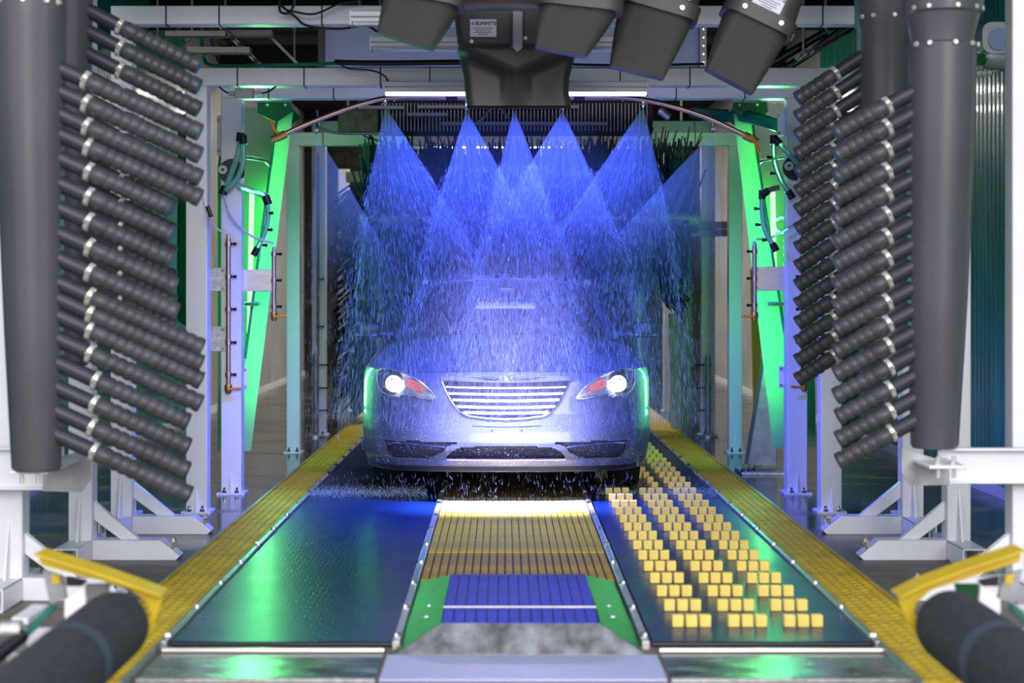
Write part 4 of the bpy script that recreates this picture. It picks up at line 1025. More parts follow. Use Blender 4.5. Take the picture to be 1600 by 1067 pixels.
# machinery behind on the left and right
for (x0, y0, x1, y1, d, mt, lab, cat) in ((508, 228, 575, 262, 17.5, 'rust_box', 'rusty brown unit seen past the left end of the rear beam', 'unit'),
    (540, 268, 604, 284, 17.3, 'tunnel_wall', 'pale crossbar behind the left side brush', 'bar'), (528, 170, 592, 206, 13.6, 'rust_box', 'brown motor housing behind the left side of the arch', 'motor'),
    (1048, 235, 1085, 262, 18.5, 'rust_box', 'brown unit seen past the right end of the brush', 'unit')):
    m = MB().b2(P(x0, y0, d), P(x1, y1, d)+Vector((0, .2, 0))).build('machine_housing' if cat != 'bar' else 'cross_bar', mt, bevel=.01); tag(m, lab, cat)
    hx = (P(x0, y0, d)+P(x1, y0, d))/2; MB().tube((hx.x, d+.1, hx.z-.01), (hx.x, d+.1, CZ), .012, n=8).build('hanger_rod', 'dull_steel', m)
root = thing('brush_arm', P(1115, 368, 16), 'grey horizontal arm holding the right side brush', 'arm')
MB().b2(P(1068, 346, 16.52), P(1160, 357, 16.52)+Vector((0, .1, 0))).b2(P(1068, 358, 16.52), P(1160, 369, 16.52)+Vector((0, .1, 0))).build('arm_tube', 'tunnel_wall', root, bevel=.004)
# pedestal on the right
root = thing('steel_pedestal', P(1195, 735, 13.1), 'tapering steel pedestal bolted to the floor behind the right posts', 'pedestal')
b0 = CAMZ-(0)
MB().b2((P(1156, 0, 13.1).x, 13.0, -.02), (P(1245, 0, 13.1).x, 13.4, .0)).build('base_plate', 'galvanised', root, bevel=.003)
MB().extr([P(1168, 728, 13.15), P(1196, 560, 13.15), P(1212, 560, 13.15), P(1214, 728, 13.15)], (0, .2, 0)).build('pedestal_body', 'dull_steel', root, bevel=.004)
for px in (1161, 1170, 1178, 1238):
    c = Vector((P(px, 0, 13.05).x, 13.05, 0)); MB().tube(c, c+Vector((0, 0, .06)), .012, n=8).tube(c, c+Vector((0, 0, .02)), .02, n=6).build('anchor_bolt', 'chrome', root)
m = MB().extr([P(1172, 420, 17), P(1188, 420, 17), P(1190, 674, 17), P(1178, 674, 17)], (0, .03, 0)).build('warning_board', 'warning_yellow'); tag(m, 'narrow yellow warning board behind the right shield', 'board')
# floodlights on the right wall
for py, lab in ((62, 'upper'), (92, 'lower')):
    C = P(1552, py, 9.6); root = thing('floodlight', C+Vector((0, 0, -.1)), '%s grey floodlight by the green wall at the right' % lab, 'light')
    if lab == 'lower':
        MB().path([C+Vector((-.075, -.05, -.01)), C+Vector((-.05, -.03, 0)), C+Vector((.03, 0, 0)), C+Vector((.07, 0, 0))], [.028, .058, .068, .068], 20).build('lamp_body', 'lamp_grey', root)
        MB().path([C+Vector((-.10, -.06, -.012)), C+Vector((-.07, -.05, -.01))], [.034, .034], 16).build('lens', 'lens_green', root)
    else:
        MB().loft([rrect(C+Vector((0, -.08, 0)), (1, 0, 0), (0, 0, 1), .16, .17, .05), rrect(C+Vector((0, .08, 0)), (1, 0, 0), (0, 0, 1), .18, .19, .05)]).build('lamp_body', 'lamp_grey', root)
        MB().loft([rrect(C+Vector((.01, -.09, -.01)), (1, 0, 0), (0, 0, 1), .12, .12, .05), rrect(C+Vector((.01, -.082, -.01)), (1, 0, 0), (0, 0, 1), .12, .12, .05)]).build('lens', 'lamp_glass', root)
    MB().path([C+Vector((-.13, -.03, -.11)), C+Vector((.10, 0, -.04)), Vector((WRX, C.y, C.z+.02))], .007, 8).build('bracket', 'galvanised', root)
    for k in range(3): MB().tube(C+Vector((-.10+.03*k, -.03, -.085)), C+Vector((-.08+.03*k, -.03, -.08)), .013, n=8).build('gland', 'bolt_pale', root)

# ------------------------------------------------------------------ brushes
def strips(m, c, ax, rad0, rad1, n, wd, droop, thick=.004, seg=3, along=1.0, rnd=random):
    """limp rubber strips standing out from an axis"""
    ax = Vector(ax); c = Vector(c); u0 = ax.cross(Vector((0, 1, 0)) if abs(ax.y) < .9 else Vector((0, 0, 1))).normalized(); v0 = ax.cross(u0)
    for i in range(n):
        a = rnd.uniform(0, 2*pi); s_ = rnd.uniform(-.5, .5)*along
        rr = rad1*rnd.uniform(.86, 1.03); dirv = u0*cos(a)+v0*sin(a)
        side = (ax*cos(rnd.uniform(-.3, .3))+dirv.cross(ax)*rnd.uniform(-.3, .3)).normalized()*wd/2
        pts = []; lean = ax*rnd.uniform(-.14, .14)
        for k in range(seg+1):
            t = k/seg; pts.append(c+ax*s_+dirv*(rad0+(rr-rad0)*t)+lean*t*rr+Vector((0, 0, -droop*t*t*rr)))
        vs = []
        for k, p in enumerate(pts):
            ww = side*(1-.35*k/seg); vs += [p-ww, p+ww]
        m.add(vs, [(2*k, 2*k+1, 2*k+3, 2*k+2) for k in range(seg)])
rb = random.Random(5)
root = thing('top_brush', (.19, 14.1, 1.35), 'wide dark rotating top brush behind the spray, strips pointing up', 'brush')
MB().tube((-1.15, 14.1, 1.92), (1.55, 14.1, 1.92), .12, n=20).build('brush_core', 'black_plastic', root)
m = MB(); strips(m, (.19, 14.1, 1.92), (1, 0, 0), .1, .64, 2600, .022, .0, seg=2, along=2.6, rnd=rb); m.build('brush_strips', 'bristle_blue', root, recalc=False, kind='stuff', smooth=0)
# strips that stand clear along the top edge
for i in range(70):
    x = rb.uniform(-1.1, 1.5); hgt = rb.uniform(.05, .17); a = rb.uniform(-.06, .06)+(.05*(x-.3)); z0 = 2.40
    m = MB().extr([(x, 13.9, z0), (x+.018, 13.9, z0), (x+.014+a, 13.9, z0+.08+hgt), (x+.004+a, 13.9, z0+.08+hgt)], (0, .006, 0)); m.build('brush_strip', 'bristle', root)
def side_brush(cx, cy, z0, z1, r, label, n, up):
    root = thing('side_brush', (cx, cy, -.02), label, 'brush')
    MB().tube((cx, cy, -.02), (cx, cy, z1+.1), .06, n=16).build('brush_core', 'dull_steel', root)
    m = MB(); strips(m, (cx, cy, (z0+z1)/2), (0, 0, 1), .05, r, n, .03, .45, seg=3, along=(z1-z0), rnd=rb); m.build('brush_strips', 'bristle_blue', root, recalc=False, kind='stuff', smooth=0)
side_brush(-1.28, 18.2, .35, 2.5, .50, 'tall dark blue side brush at the left, behind the car', 1100, 0)
side_brush(1.30, 16.9, 1.35, 2.5, .48, 'dark side brush at the right with drooping strips', 1000, 0)
m = MB().extr([P(1046, 490, 17), P(1062, 490, 17), P(1064, 676, 17), P(1050, 676, 17)], (0, .1, 0)).build('guide_post', 'tunnel_wall'); tag(m, 'pale upright bar right of the car', 'post')
m = MB().extr([P(1072, 455, 17.4), P(1095, 450, 17.4), P(1090, 671, 17.4), P(1058, 671, 17.4)], (0, .05, 0)).build('guide_plate', 'grey_box'); tag(m, 'leaning grey plate right of the car', 'plate')
# hanging wash curtain deeper in, closing the view
root = thing('cloth_curtain', (0, 19.2, .4), 'dark hanging cloth curtain deep in the tunnel behind the car', 'curtain')
for i in range(60):
    x = -1.5+3.1*i/60; w2 = .045
    vs = []; 
    for k in range(7):
        z = 2.9-2.3*k/6; yy = 19.2+.03*sin(i*2.1+k); vs.append((x, yy, z)); vs.append((x+w2, yy+.01, z))
    m = MB().add(vs, [(2*k, 2*k+1, 2*k+3, 2*k+2) for k in range(6)]); m.build('cloth_strip', 'bristle_blue', root, recalc=False)
MB().b2((-1.7, 19.15, 2.9), (1.8, 19.25, 2.98)).build('curtain_rail', 'dull_steel', root)
for hx in (-1.2, .1, 1.3): MB().tube((hx, 19.2, 2.95), (hx, 19.2, CZ), .012, n=8).build('hanger_rod', 'dull_steel', root)
# ------------------------------------------------------------------ the car
NY, CCX, HW = 11.09, .018, .945
def interp(t, tab):
    if t <= tab[0][0]: return tab[0][1]
    for (a, va), (b, vb) in zip(tab[:-1], tab[1:]):
        if t <= b:
            u = (t-a)/(b-a); u = u*u*(3-2*u) if False else u
            return va+(vb-va)*u
    return tab[-1][1]
FPROF = [(.16, .10), (.22, .05), (.27, .012), (.33, .0), (.38, .002), (.44, .014), (.50, .036), (.56, .058), (.66, .078), (.76, .10), (.82, .13), (.88, .20)]
HOOD = [(0, .79), (.06, .808), (.14, .83), (.3, .872), (.55, .93), (.9, .99), (1.28, 1.04), (1.5, 1.04), (3.9, 1.06), (4.6, 1.04), (4.78, .98), (5, .9)]
def F(a, z):
    a = abs(a); return interp(z, FPROF)+.11*a**2+.36*a**7
def Rr(a, z): return 4.80-.10*a*a-.20*abs(a)**6-.3*max(0, z-.8)**1.0
def T(a, t): return interp(t, HOOD)-.055*abs(a)**2.2-.05*abs(a)**10
def Wd(t, z):
    w_ = HW
    if z > .74: w_ -= 1.15*(z-.74)**2*1.3
    if z < .45: w_ -= .22*(.45-z)**1.3
    if t > 3.8: w_ -= .05*(t-3.8)**2
    return w_
def FP(px, py, out=0.0):
    d = NY
    for _ in range(8):
        X = (px-VX)*d/FPX-CCX; z = CAMZ-(py-VY)*d/FPX
        d = NY+F(max(-1, min(1, X/HW)), z)
    return Vector((X, d-NY-out, z))
def inside(p, poly):
    x, z = p; c = False; n = len(poly)
    for i in range(n):
        x1, z1 = poly[i]; x2, z2 = poly[i-1]
        if (z1 > z) != (z2 > z) and x < (x2-x1)*(z-z1)/(z2-z1)+x1: c = not c
    return c
mir = lambda pts: [(1581-x, y) for x, y in pts]
GRILLE = [(691, 597), (698, 613), (707, 629), (718, 643), (733, 650), (760, 653.5), (790.5, 655), (821, 653.5), (848, 650), (863, 643), (874, 629), (883, 613), (890, 597), (840, 594), (790, 593), (740, 594)]
HEADL = [(590, 580), (596, 576), (609, 576.5), (622, 579.5), (634, 584), (645.5, 589.5), (656, 596), (665, 603), (674, 612), (681, 621.5), (679, 624), (667, 623), (656, 620.5), (645, 617.5), (631, 616), (625, 618.5), (616, 619.5), (606, 617), (597, 612), (592, 606), (589, 595)]
HEADR = mir(HEADL)
LOWER = [(697, 716), (706, 707), (714, 702), (724, 699), (790, 698), (857, 699), (867, 702), (875, 707), (884, 716), (790, 717)]
FOGL = [(602, 689), (640, 689.5), (680, 691), (716, 692.8), (700, 695), (690, 706), (680, 711.5), (664, 715), (640, 715), (614, 713.5), (606, 704)]
FOGR = mir(FOGL)
toxz = lambda poly: [(lambda q: (q.x, q.z))(FP(*p)) for p in poly]
OPEN = [(toxz(GRILLE), .07, 1), (toxz(HEADL), .06, 2), (toxz(HEADR), .06, 2), (toxz(LOWER), .06, 1), (toxz(FOGL), .05, 1), (toxz(FOGR), .05, 1)]
BB = [(min(p[0] for p in o[0]), max(p[0] for p in o[0]), min(p[1] for p in o[0]), max(p[1] for p in o[0])) for o in OPEN]
car = thing('car', (CCX, NY+2.4, 0), 'silver-grey sedan facing the camera under the blue spray, headlights lit', 'car')
OFF['car'] = Vector((CCX, NY, 0)); car.location = (CCX, NY, 0)
OFF['car'] = Vector((0, 0, 0))   # car meshes are written in the car's own frame
NA, NC, NBt = 240, 78, 64
BZ = .19
def bmap(a, b, c):
    # c: height 0..1, b: length 0..1, a: -1..1
    t0 = F(a, .5)+(4.6)*b
    tz = T(a, t0 if b > 0 else F(a, .80))
    z = BZ+(tz-BZ)*c
    f = F(a, z); r = Rr(a, z)
    y = f+(r-f)*b
    if c == 1 or c > .999:
        tz = T(a, y); z = tz
    x = a*Wd(y, z)
    return Vector((x, y, z))
idx = {}; verts = []; faces = []; mis = []
def gv(a, b, c):
    k = (a, b, c)
    if k not in idx:
        bb = (b/NBt)**1.6
        p = bmap(-1+2*a/NA, bb, c/NC)
        if b == 0 or b == 1:
            pass
        if b == 0:
            for (poly, dep, mi_), bx in zip(OPEN, BB):
                if bx[0] <= p.x <= bx[1] and bx[2] <= p.z <= bx[3] and inside((p.x, p.z), poly): p.y += dep
        # wheel arches
        if abs(p.x) > .6:
            for wy in (.97, 3.72):
                if (p.y-wy)**2+(p.z-.34)**2 < .375**2: p.x = math.copysign(.62, p.x)
        idx[k] = len(verts); verts.append(p)
    return idx[k]
def face(q, mi=0): faces.append(q); mis.append(mi)
for i in range(NA):
    for k in range(NC):
        q = [gv(i, 0, k), gv(i+1, 0, k), gv(i+1, 0, k+1), gv(i, 0, k+1)]
        c = sum((verts[j] for j in q), Vector())/4; mi = 0
        for (poly, dep, m_), bx in zip(OPEN, BB):
            if bx[0]-.02 <= c.x <= bx[1]+.02 and bx[2]-.02 <= c.z <= bx[3]+.02:
                if any(inside((verts[j].x, verts[j].z), poly) for j in q): mi = m_
        face(q, mi)
        if k % 1 == 0: pass
        face([gv(i, NBt, k), gv(i, NBt, k+1), gv(i+1, NBt, k+1), gv(i+1, NBt, k)])
    for j in range(NBt):
        face([gv(i, j, NC), gv(i+1, j, NC), gv(i+1, j+1, NC), gv(i, j+1, NC)])
        face([gv(i, j, 0), gv(i, j+1, 0), gv(i+1, j+1, 0), gv(i+1, j, 0)], 1)
for j in range(NBt):
    for k in range(NC):
        for e in (0, NA):
            q = [gv(e, j, k), gv(e, j, k+1), gv(e, j+1, k+1), gv(e, j+1, k)]
            c = sum((verts[v] for v in q), Vector())/4
            face(q, 1 if abs(c.x) < .80 and c.z < .75 else 0)
m = MB(); m.v = verts; m.f = faces; m.m = mis
body = m.build('body', ['car_paint', 'car_grille', 'head_lamp_shell'], car, smooth=32)
def fpath(name, pts, r, mt, parent, out=.004, closed=False, n=6, flat=None):
    q = [FP(*p, out) for p in pts]
    if closed: q.append(q[0])
    return MB().path(q, r, n).build(name, mt, parent)
# grille
gr = fpath('grille_surround', [(691, 596)]+GRILLE[1:12]+[(890, 596)], .008, 'chrome', car, .004)
# header bar with wings
def fpoly(name, pts, out, th, mt, parent):
    f = [FP(*p, out) for p in pts]; b = [p+Vector((0, th, 0)) for p in f]
    return MB().loft([f, b]).build(name, mt, parent, bevel=.0015)
bar = fpoly('header_bar', [(688, 587), (715, 587.5), (745, 586.5), (768, 585.5), (790.5, 585), (813, 585.5), (836, 586.5), (866, 587.5), (893, 587), (892, 594), (860, 595.5), (825, 597), (790.5, 597.5), (756, 597), (721, 595.5), (689, 594)], .014, .03, 'chrome', car)
fpoly('wing_slot', [(722, 589), (750, 588.2), (776, 588), (780, 590.5), (776, 593), (756, 592)], .0155, .004, 'car_grille', bar)
fpoly('wing_slot', mir([(722, 589), (750, 588.2), (776, 588), (780, 590.5), (776, 593), (756, 592)]), .0155, .004, 'car_grille', bar)
c = FP(790.5, 591, .018); MB().sphere(c, .026, 16, 8, sc=(1, .35, .55)).build('badge', 'chrome', bar)
for px in (782, 799): MB().sphere(FP(px, 591, .016), .008, 8, 6, sc=(1, .5, 1)).build('badge_stud', 'chrome', bar)
sl = [(606, 694, 887), (616.5, 700, 881), (626.5, 707, 874), (637, 714, 867), (646, 725, 856)]
for y, x0, x1 in sl:
    n = 12; pts = [(x0+(x1-x0)*i/n, y-(1.8*((2*i/n-1)**2))) for i in range(n+1)]
    f = []
    top = [FP(px, py-1.6, -.012) for px, py in pts]; bot = [FP(px, py+1.4, -.004) for px, py in pts]
    bk = [p+Vector((0, .05, .002)) for p in top]
    m = MB().add(top+bot+bk, [(i, i+1, n+1+i+1, n+1+i) for i in range(n)]+[(2*(n+1)+i, 2*(n+1)+i+1, i+1, i) for i in range(n)]); m.build('grille_slat', 'head_lamp_shell', car, recalc=False)
# bumper details
fpath('bumper_crease', [(738, 664.5), (760, 666), (790, 666.4), (820, 666), (846, 664.5)], .0035, 'car_black', car, .001)
for px in (769, 815): MB().sphere(FP(px, 672.5), .006, 8, 6).build('plate_hole', 'car_black', car)
fpath('intake_strip', [(697, 717.5), (740, 718), (790, 718.3), (840, 718), (884, 717.5)], .0075, 'chrome', car, .006)
fpath('fog_strip', [(601, 691), (640, 693), (680, 696.5), (696, 699)], .0055, 'chrome', car, .006)
fpath('fog_strip', mir([(601, 691), (640, 693), (680, 696.5), (696, 699)]), .0055, 'chrome', car, .006)
for px in ():
    c = FP(px, 704, -.03); MB().tube(c, c+Vector((0, .02, 0)), .03, n=16).build('fog_lamp', 'lamp_glass', car)
m = MB(); p0 = FP(700, 706, -.03); 
for k in range(34):
    px = 700+k*5.4; a = FP(px, 701, -.035); b = FP(px, 716, -.035); m.path([a, b], .003, 4)
for py in (704, 708, 712): m.path([FP(px, py, -.034) for px in range(702, 882, 20)], .003, 4)
m.build('intake_mesh', 'car_black', car, kind='stuff')
# chin spoiler
n = 20; pts = []
for i in range(n+1):
    a = -.92+1.84*i/n; pts.append((a*HW*.97, F(a, .25)+.02))
top = [Vector((x, y, .235)) for x, y in pts]; bot = [Vector((x, y-.012, .20)) for x, y in pts]; bb = [Vector((x, y+.08, .20)) for x, y in pts]; bt = [Vector((x, y+.08, .235)) for x, y in pts]
m = MB().add(top+bot+bb+bt, [(i, i+1, n+2+i, n+1+i) for i in range(n)]+[(n+1+i, n+2+i, 2*n+3+i, 2*n+2+i) for i in range(n)]+[(2*n+2+i, 2*n+3+i, 3*n+4+i, 3*n+3+i) for i in range(n)]); m.build('chin_spoiler', 'car_black', car, recalc=False)
# headlights
for side, poly in ((1, HEADL[::-1]), (-1, HEADR)):
    mx = (lambda x: x) if side == 1 else (lambda x: 1581-x)
    hl = fpath('headlight', poly, .0045, 'head_lamp_shell', car, .003, True)
    c = FP(mx(615), 599.5, -.012)
    MB().path([c+Vector((0, .03, 0)), c, c-Vector((0, .006, 0))], [.044, .054, .044], 24, False).build('projector_ring', 'lamp_halo', hl)
    MB().sphere(c+Vector((0, .012, 0)), .043, 20, 12, sc=(1, .55, 1)).build('projector_lens', 'projector', hl)
    am = [(635, 592), (644, 594), (655, 600), (661, 607), (660, 613), (645, 609), (634, 604)]
    f = [FP(mx(a), b, -.02) for a, b in am]; MB().loft([f, [p+Vector((0, .02, 0)) for p in f]]).build('amber_reflector', 'amber', hl)
    for k in range(3):
        a = FP(mx(636+3*k), 596+4.5*k, -.018); b = FP(mx(656+2*k), 602+4.4*k, -.018); MB().path([a, b], .0025, 5).build('reflector_rib', 'head_lamp_shell', hl)
    # clear outer lens
    bm_c = Vector((sum(FP(*p).x for p in poly)/len(poly), 0, sum(FP(*p).z for p in poly)/len(poly)))
    rings = []
    for sc, out in ((1, .003), (.8, .010), (.5, .016), (.2, .018)):
        rr_ = []
        for p in poly:
            q = FP(*p); x = bm_c.x+(q.x-bm_c.x)*sc; z = bm_c.z+(q.z-bm_c.z)*sc
            rr_.append(Vector((x, F(x/HW, z)-out, z)))
        rings.append(rr_)
    MB().loft(rings, caps=False).build('outer_lens', 'lamp_lens', hl, recalc=False)
    l = bpy.data.lights.new('headlamp', 'SPOT'); l.energy = 15; l.color = (1, .93, .82); l.spot_size = R(70); l.shadow_soft_size = .04
    o = bpy.data.objects.new('headlamp_bulb', l); COL.objects.link(o); o.parent = car; o.location = (c.x, c.y-.06, c.z); o.rotation_euler = (R(86), 0, 0)
# bonnet shut lines and creases
for sg in (-1, 1):
    pts = []
    for i in range(14):
        t = .20+1.05*i/13; a = sg*(.80-.03*i/13); y = t
        pts.append(Vector((a*Wd(y, .9), y, T(a, y)+.001)))
    MB().path(pts, .004, 5).build('bonnet_seam', 'car_black', car)
# greenhouse
def wsh(a, t): # windscreen point, a -1..1, t 0..1
    hwb = .74+( .60-.74)*t; y = 1.20+(2.22-1.20)*t+.17*a*a*(1-.35*t); z = 1.035+(1.425-1.035)*t**.92-.035*a*a*t-.012*a*a
    return Vector((a*hwb, y, z))
def grid(fn, n1, n2): 
    vs = [fn(-1+2*i/n1, j/n2) for j in range(n2+1) for i in range(n1+1)]
    return vs, [(j*(n1+1)+i, j*(n1+1)+i+1, (j+1)*(n1+1)+i+1, (j+1)*(n1+1)+i) for j in range(n2) for i in range(n1)]
vs, fs = grid(wsh, 24, 12); MB().add(vs, fs).build('windscreen', 'windscreen_glass', car, recalc=False)
def roof(a, t):
    y0 = 2.22+.17*a*a*.65; y = y0+(3.45-y0)*t
    hw = .60+.03*sin(pi*t); z = 1.427+.045*sin(pi*min(1, t*.9+.08))-.04*a*a-.015*abs(a)**8
    return Vector((a*hw, y, z))
vs, fs = grid(roof, 24, 12); n0 = len(vs)
vs2 = [v-Vector((0, 0, .03)) for v in vs]
edge = [i for i in range(25)]+[25*(j)+24 for j in range(1, 13)]+[25*12+i for i in range(23, -1, -1)]+[25*j for j in range(11, 0, -1)]
fe = [(edge[i], edge[(i+1) % len(edge)], edge[(i+1) % len(edge)]+n0, edge[i]+n0) for i in range(len(edge))]
MB().add(vs+vs2, fs+[tuple(reversed([i+n0 for i in f])) for f in fs]+fe).build('roof', 'car_paint', car)
def rearw(a, t): return Vector((a*(.60+.10*t), 3.45+.75*t-.10*a*a, 1.42-.38*t-.03*a*a*(1-t)))
vs, fs = grid(rearw, 20, 8); MB().add(vs, fs).build('rear_window', 'car_glass', car, recalc=False)
MB().path([wsh(-1+2*i/16, 1)+Vector((0, .0, .004)) for i in range(17)], .006, 6).build('header_trim', 'head_lamp_shell', car)
for sg in (-1, 1):
    A = [wsh(sg, i/8) for i in range(9)]
    MB().path([p+Vector((sg*.012, 0, 0)) for p in A], [.035-.008*i/8 for i in range(9)], 8).build('a_pillar', 'car_paint', car)
    MB().path([Vector((sg*.61, 3.42, 1.40)), Vector((sg*.66, 3.8, 1.24)), Vector((sg*.72, 4.15, 1.04))], .045, 8).build('c_pillar', 'car_paint', car)
    MB().path([Vector((sg*.80, 2.75, 1.03)), Vector((sg*.63, 2.78, 1.40))], .03, 8).build('b_pillar', 'car_black', car)
    for pts in ([(.80, 1.45, 1.03), (.80, 2.70, 1.03), (.625, 2.74, 1.39), (.615, 2.30, 1.39)], [(.80, 2.80, 1.03), (.76, 3.95, 1.05), (.64, 3.45, 1.37), (.63, 2.82, 1.40)]):
        q = [Vector((sg*a, b, c_)) for a, b, c_ in pts]; MB().loft([q, [p-Vector((sg*.006, 0, 0)) for p in q]]).build('side_window', 'car_glass', car)
    MB().path([Vector((sg*.615, 2.3, 1.405)), Vector((sg*.635, 2.85, 1.425)), Vector((sg*.61, 3.45, 1.40))], .025, 8).build('roof_rail', 'car_paint', car)
    # door mirrors
    c = Vector((sg*1.00, 1.55, 1.058)); 
    mr = MB().loft([rrect(c+Vector((0, -.05, 0)), (1, 0, 0), (0, 0, 1), .13, .06, .028), rrect(c+Vector((0, -.035, 0)), (1, 0, 0), (0, 0, 1), .19, .10, .045), rrect(c+Vector((0, .04, 0)), (1, 0, 0), (0, 0, 1), .205, .118, .045), rrect(c+Vector((0, .05, 0)), (1, 0, 0), (0, 0, 1), .19, .105, .04)])
    mo = mr.build('door_mirror', 'car_black', car)
    MB().path([Vector((sg*.80, 1.60, 1.02)), Vector((sg*.93, 1.56, 1.03))], [.03, .022], 8).build('mirror_arm', 'car_black', mo)
    MB().loft([rrect(c+Vector((0, .051, 0)), (1, 0, 0), (0, 0, 1), .17, .09, .035), rrect(c+Vector((0, .054, 0)), (1, 0, 0), (0, 0, 1), .17, .09, .035)]).build('mirror_glass', 'chrome', mo)
    MB().box(c+Vector((0, -.042, -.03)), (.15, .01, .012)).build('indicator_strip', 'lamp_glass', mo)
    for wy in (.97, 3.72):
        w_ = thing('wheel', (0, 0, 0), None, None); w_.parent = car; OFF[w_.name] = Vector((0, 0, 0))
        m = MB(); pr = [(.09, .20), (.10, .29), (.095, .325), (.06, .338), (-.06, .338), (-.095, .325), (-.10, .29), (-.09, .20)]
        m.loft([[(sg*(.80)+a, wy+r*cos(2*pi*k/36), .338+r*sin(2*pi*k/36)) for k in range(36)] for a, r in pr]).build('tyre', 'tyre', w_)
        m = MB(); m.loft([[(sg*.80+sg*a, wy+r*cos(2*pi*k/30), .338+r*sin(2*pi*k/30)) for k in range(30)] for a, r in ((.085, .205), (.095, .21), (.098, .19), (.06, .18))], False)
        for k in range(7):
            an = 2*pi*k/7; m.box((sg*.875, wy+.11*cos(an), .338+.11*sin(an)), (.03, .19, .035), Matrix.Rotation(an, 3, 'X'))
        m.tube((sg*.85, wy, .338), (sg*.895, wy, .338), .04, n=14); m.build('rim', 'head_lamp_shell', w_)
# wipers
for a0, a1 in ((-.55, .05), (.15, .75)):
    p = [wsh(a0+(a1-a0)*i/6, .02+.035*sin(pi*i/6))+Vector((0, -.015, .012)) for i in range(7)]
    MB().path(p, .006, 6).build('wiper', 'car_black', car)
# interior
MB().b2((-.72, 1.45, .80), (.72, 1.75, .98)).build('dashboard', 'car_black', car, bevel=.03)
for x in (-.36, .36):
    st = MB().loft([rrect((x, 2.55, z), (1, 0, 0), (0, 1, 0), w_, .14, .05) for z, w_ in ((.55, .46), (.9, .48), (1.1, .38))]).build('seat', 'seat_cloth', car)
    MB().loft([rrect((x, 2.58, z), (1, 0, 0), (0, 1, 0), w_, .09, .04) for z, w_ in ((1.13, .20), (1.18, .25), (1.30, .22))]).build('headrest', 'seat_cloth', car)
cs = Vector((.36, 2.0, .92)); MB().path([cs+Vector((.18*cos(2*pi*k/24), .06*sin(2*pi*k/24), .17*sin(2*pi*k/24))) for k in range(25)], .014, 8).build('steering_wheel', 'car_black', car)
MB().b2((-.10, 2.02, 1.285), (.10, 2.06, 1.33)).build('rear_view_mirror', 'car_black', car, bevel=.01)
c = wsh(0, .8); MB().box(c+Vector((0, -.012, -.0)), (.085, .008, .02)).build('mirror_mount', 'lamp_grey', car)
# droplets on the windscreen, their white patch standing in for a reflection
m = MB(); rf = random.Random(3)
for i in range(1500):
    u = rf.uniform(-1, 1); v = abs(rf.gauss(0, .33)) if rf.random() < .8 else rf.uniform(0, 1.4)
    if v > 1.5: continue
    a = u*.315; t = .43+.15*v*(1 if rf.random() < .5 else .6)
    if rf.random() < .25*abs(v): continue
    p = wsh(a-.01, t)+Vector((0, -.004, .002)); s = rf.uniform(.0018, .0045); ln = rf.uniform(1, 3)
    m.box(p, (s, s*.8, s*ln), Matrix.Rotation(rf.uniform(-1.2, 1.2), 3, 'Y'))
m.build('reflection_droplets', 'droplet', car, kind='stuff', smooth=0)
# beads of water on bonnet, bumper and glass
m = MB()
for i in range(2600):
    a = rf.uniform(-.95, .95); t = rf.uniform(.12, 1.25); z = T(a, t); p = Vector((a*Wd(t, z), t, z+.001)); s = rf.uniform(.0008, .002)
    m.add([p+Vector((s, 0, 0)), p+Vector((0, s, 0)), p-Vector((s, 0, 0)), p-Vector((0, s, 0)), p+Vector((0, 0, s*1.1))], [(0,1,4),(1,2,4),(2,3,4),(3,0,4)])
for i in range(1800):
    p = wsh(rf.uniform(-.97, .97), rf.uniform(.05, .97))+Vector((0, -.003, .002)); s = rf.uniform(.0008, .0018)
    m.add([p+Vector((s, 0, 0)), p+Vector((0, s, s*.5)), p-Vector((s, 0, 0)), p-Vector((0, s, s*.5)), p+Vector((0, -s*.6, s*.9))], [(0,1,4),(1,2,4),(2,3,4),(3,0,4)])
for i in range(900):
    a = rf.uniform(-.9, .9); z = rf.uniform(.24, .55); p = Vector((a*HW, F(a, z)-.001, z)); s = rf.uniform(.0008, .0018)
    m.add([p+Vector((s, 0, 0)), p+Vector((0, 0, s)), p-Vector((s, 0, 0)), p-Vector((0, 0, s*2.2)), p+Vector((0, -s, 0))], [(0,1,4),(1,2,4),(2,3,4),(3,0,4)])
m.build('water_beads', 'droplet', car, kind='stuff', smooth=0)
OFF['car'] = Vector((CCX, NY, 0))
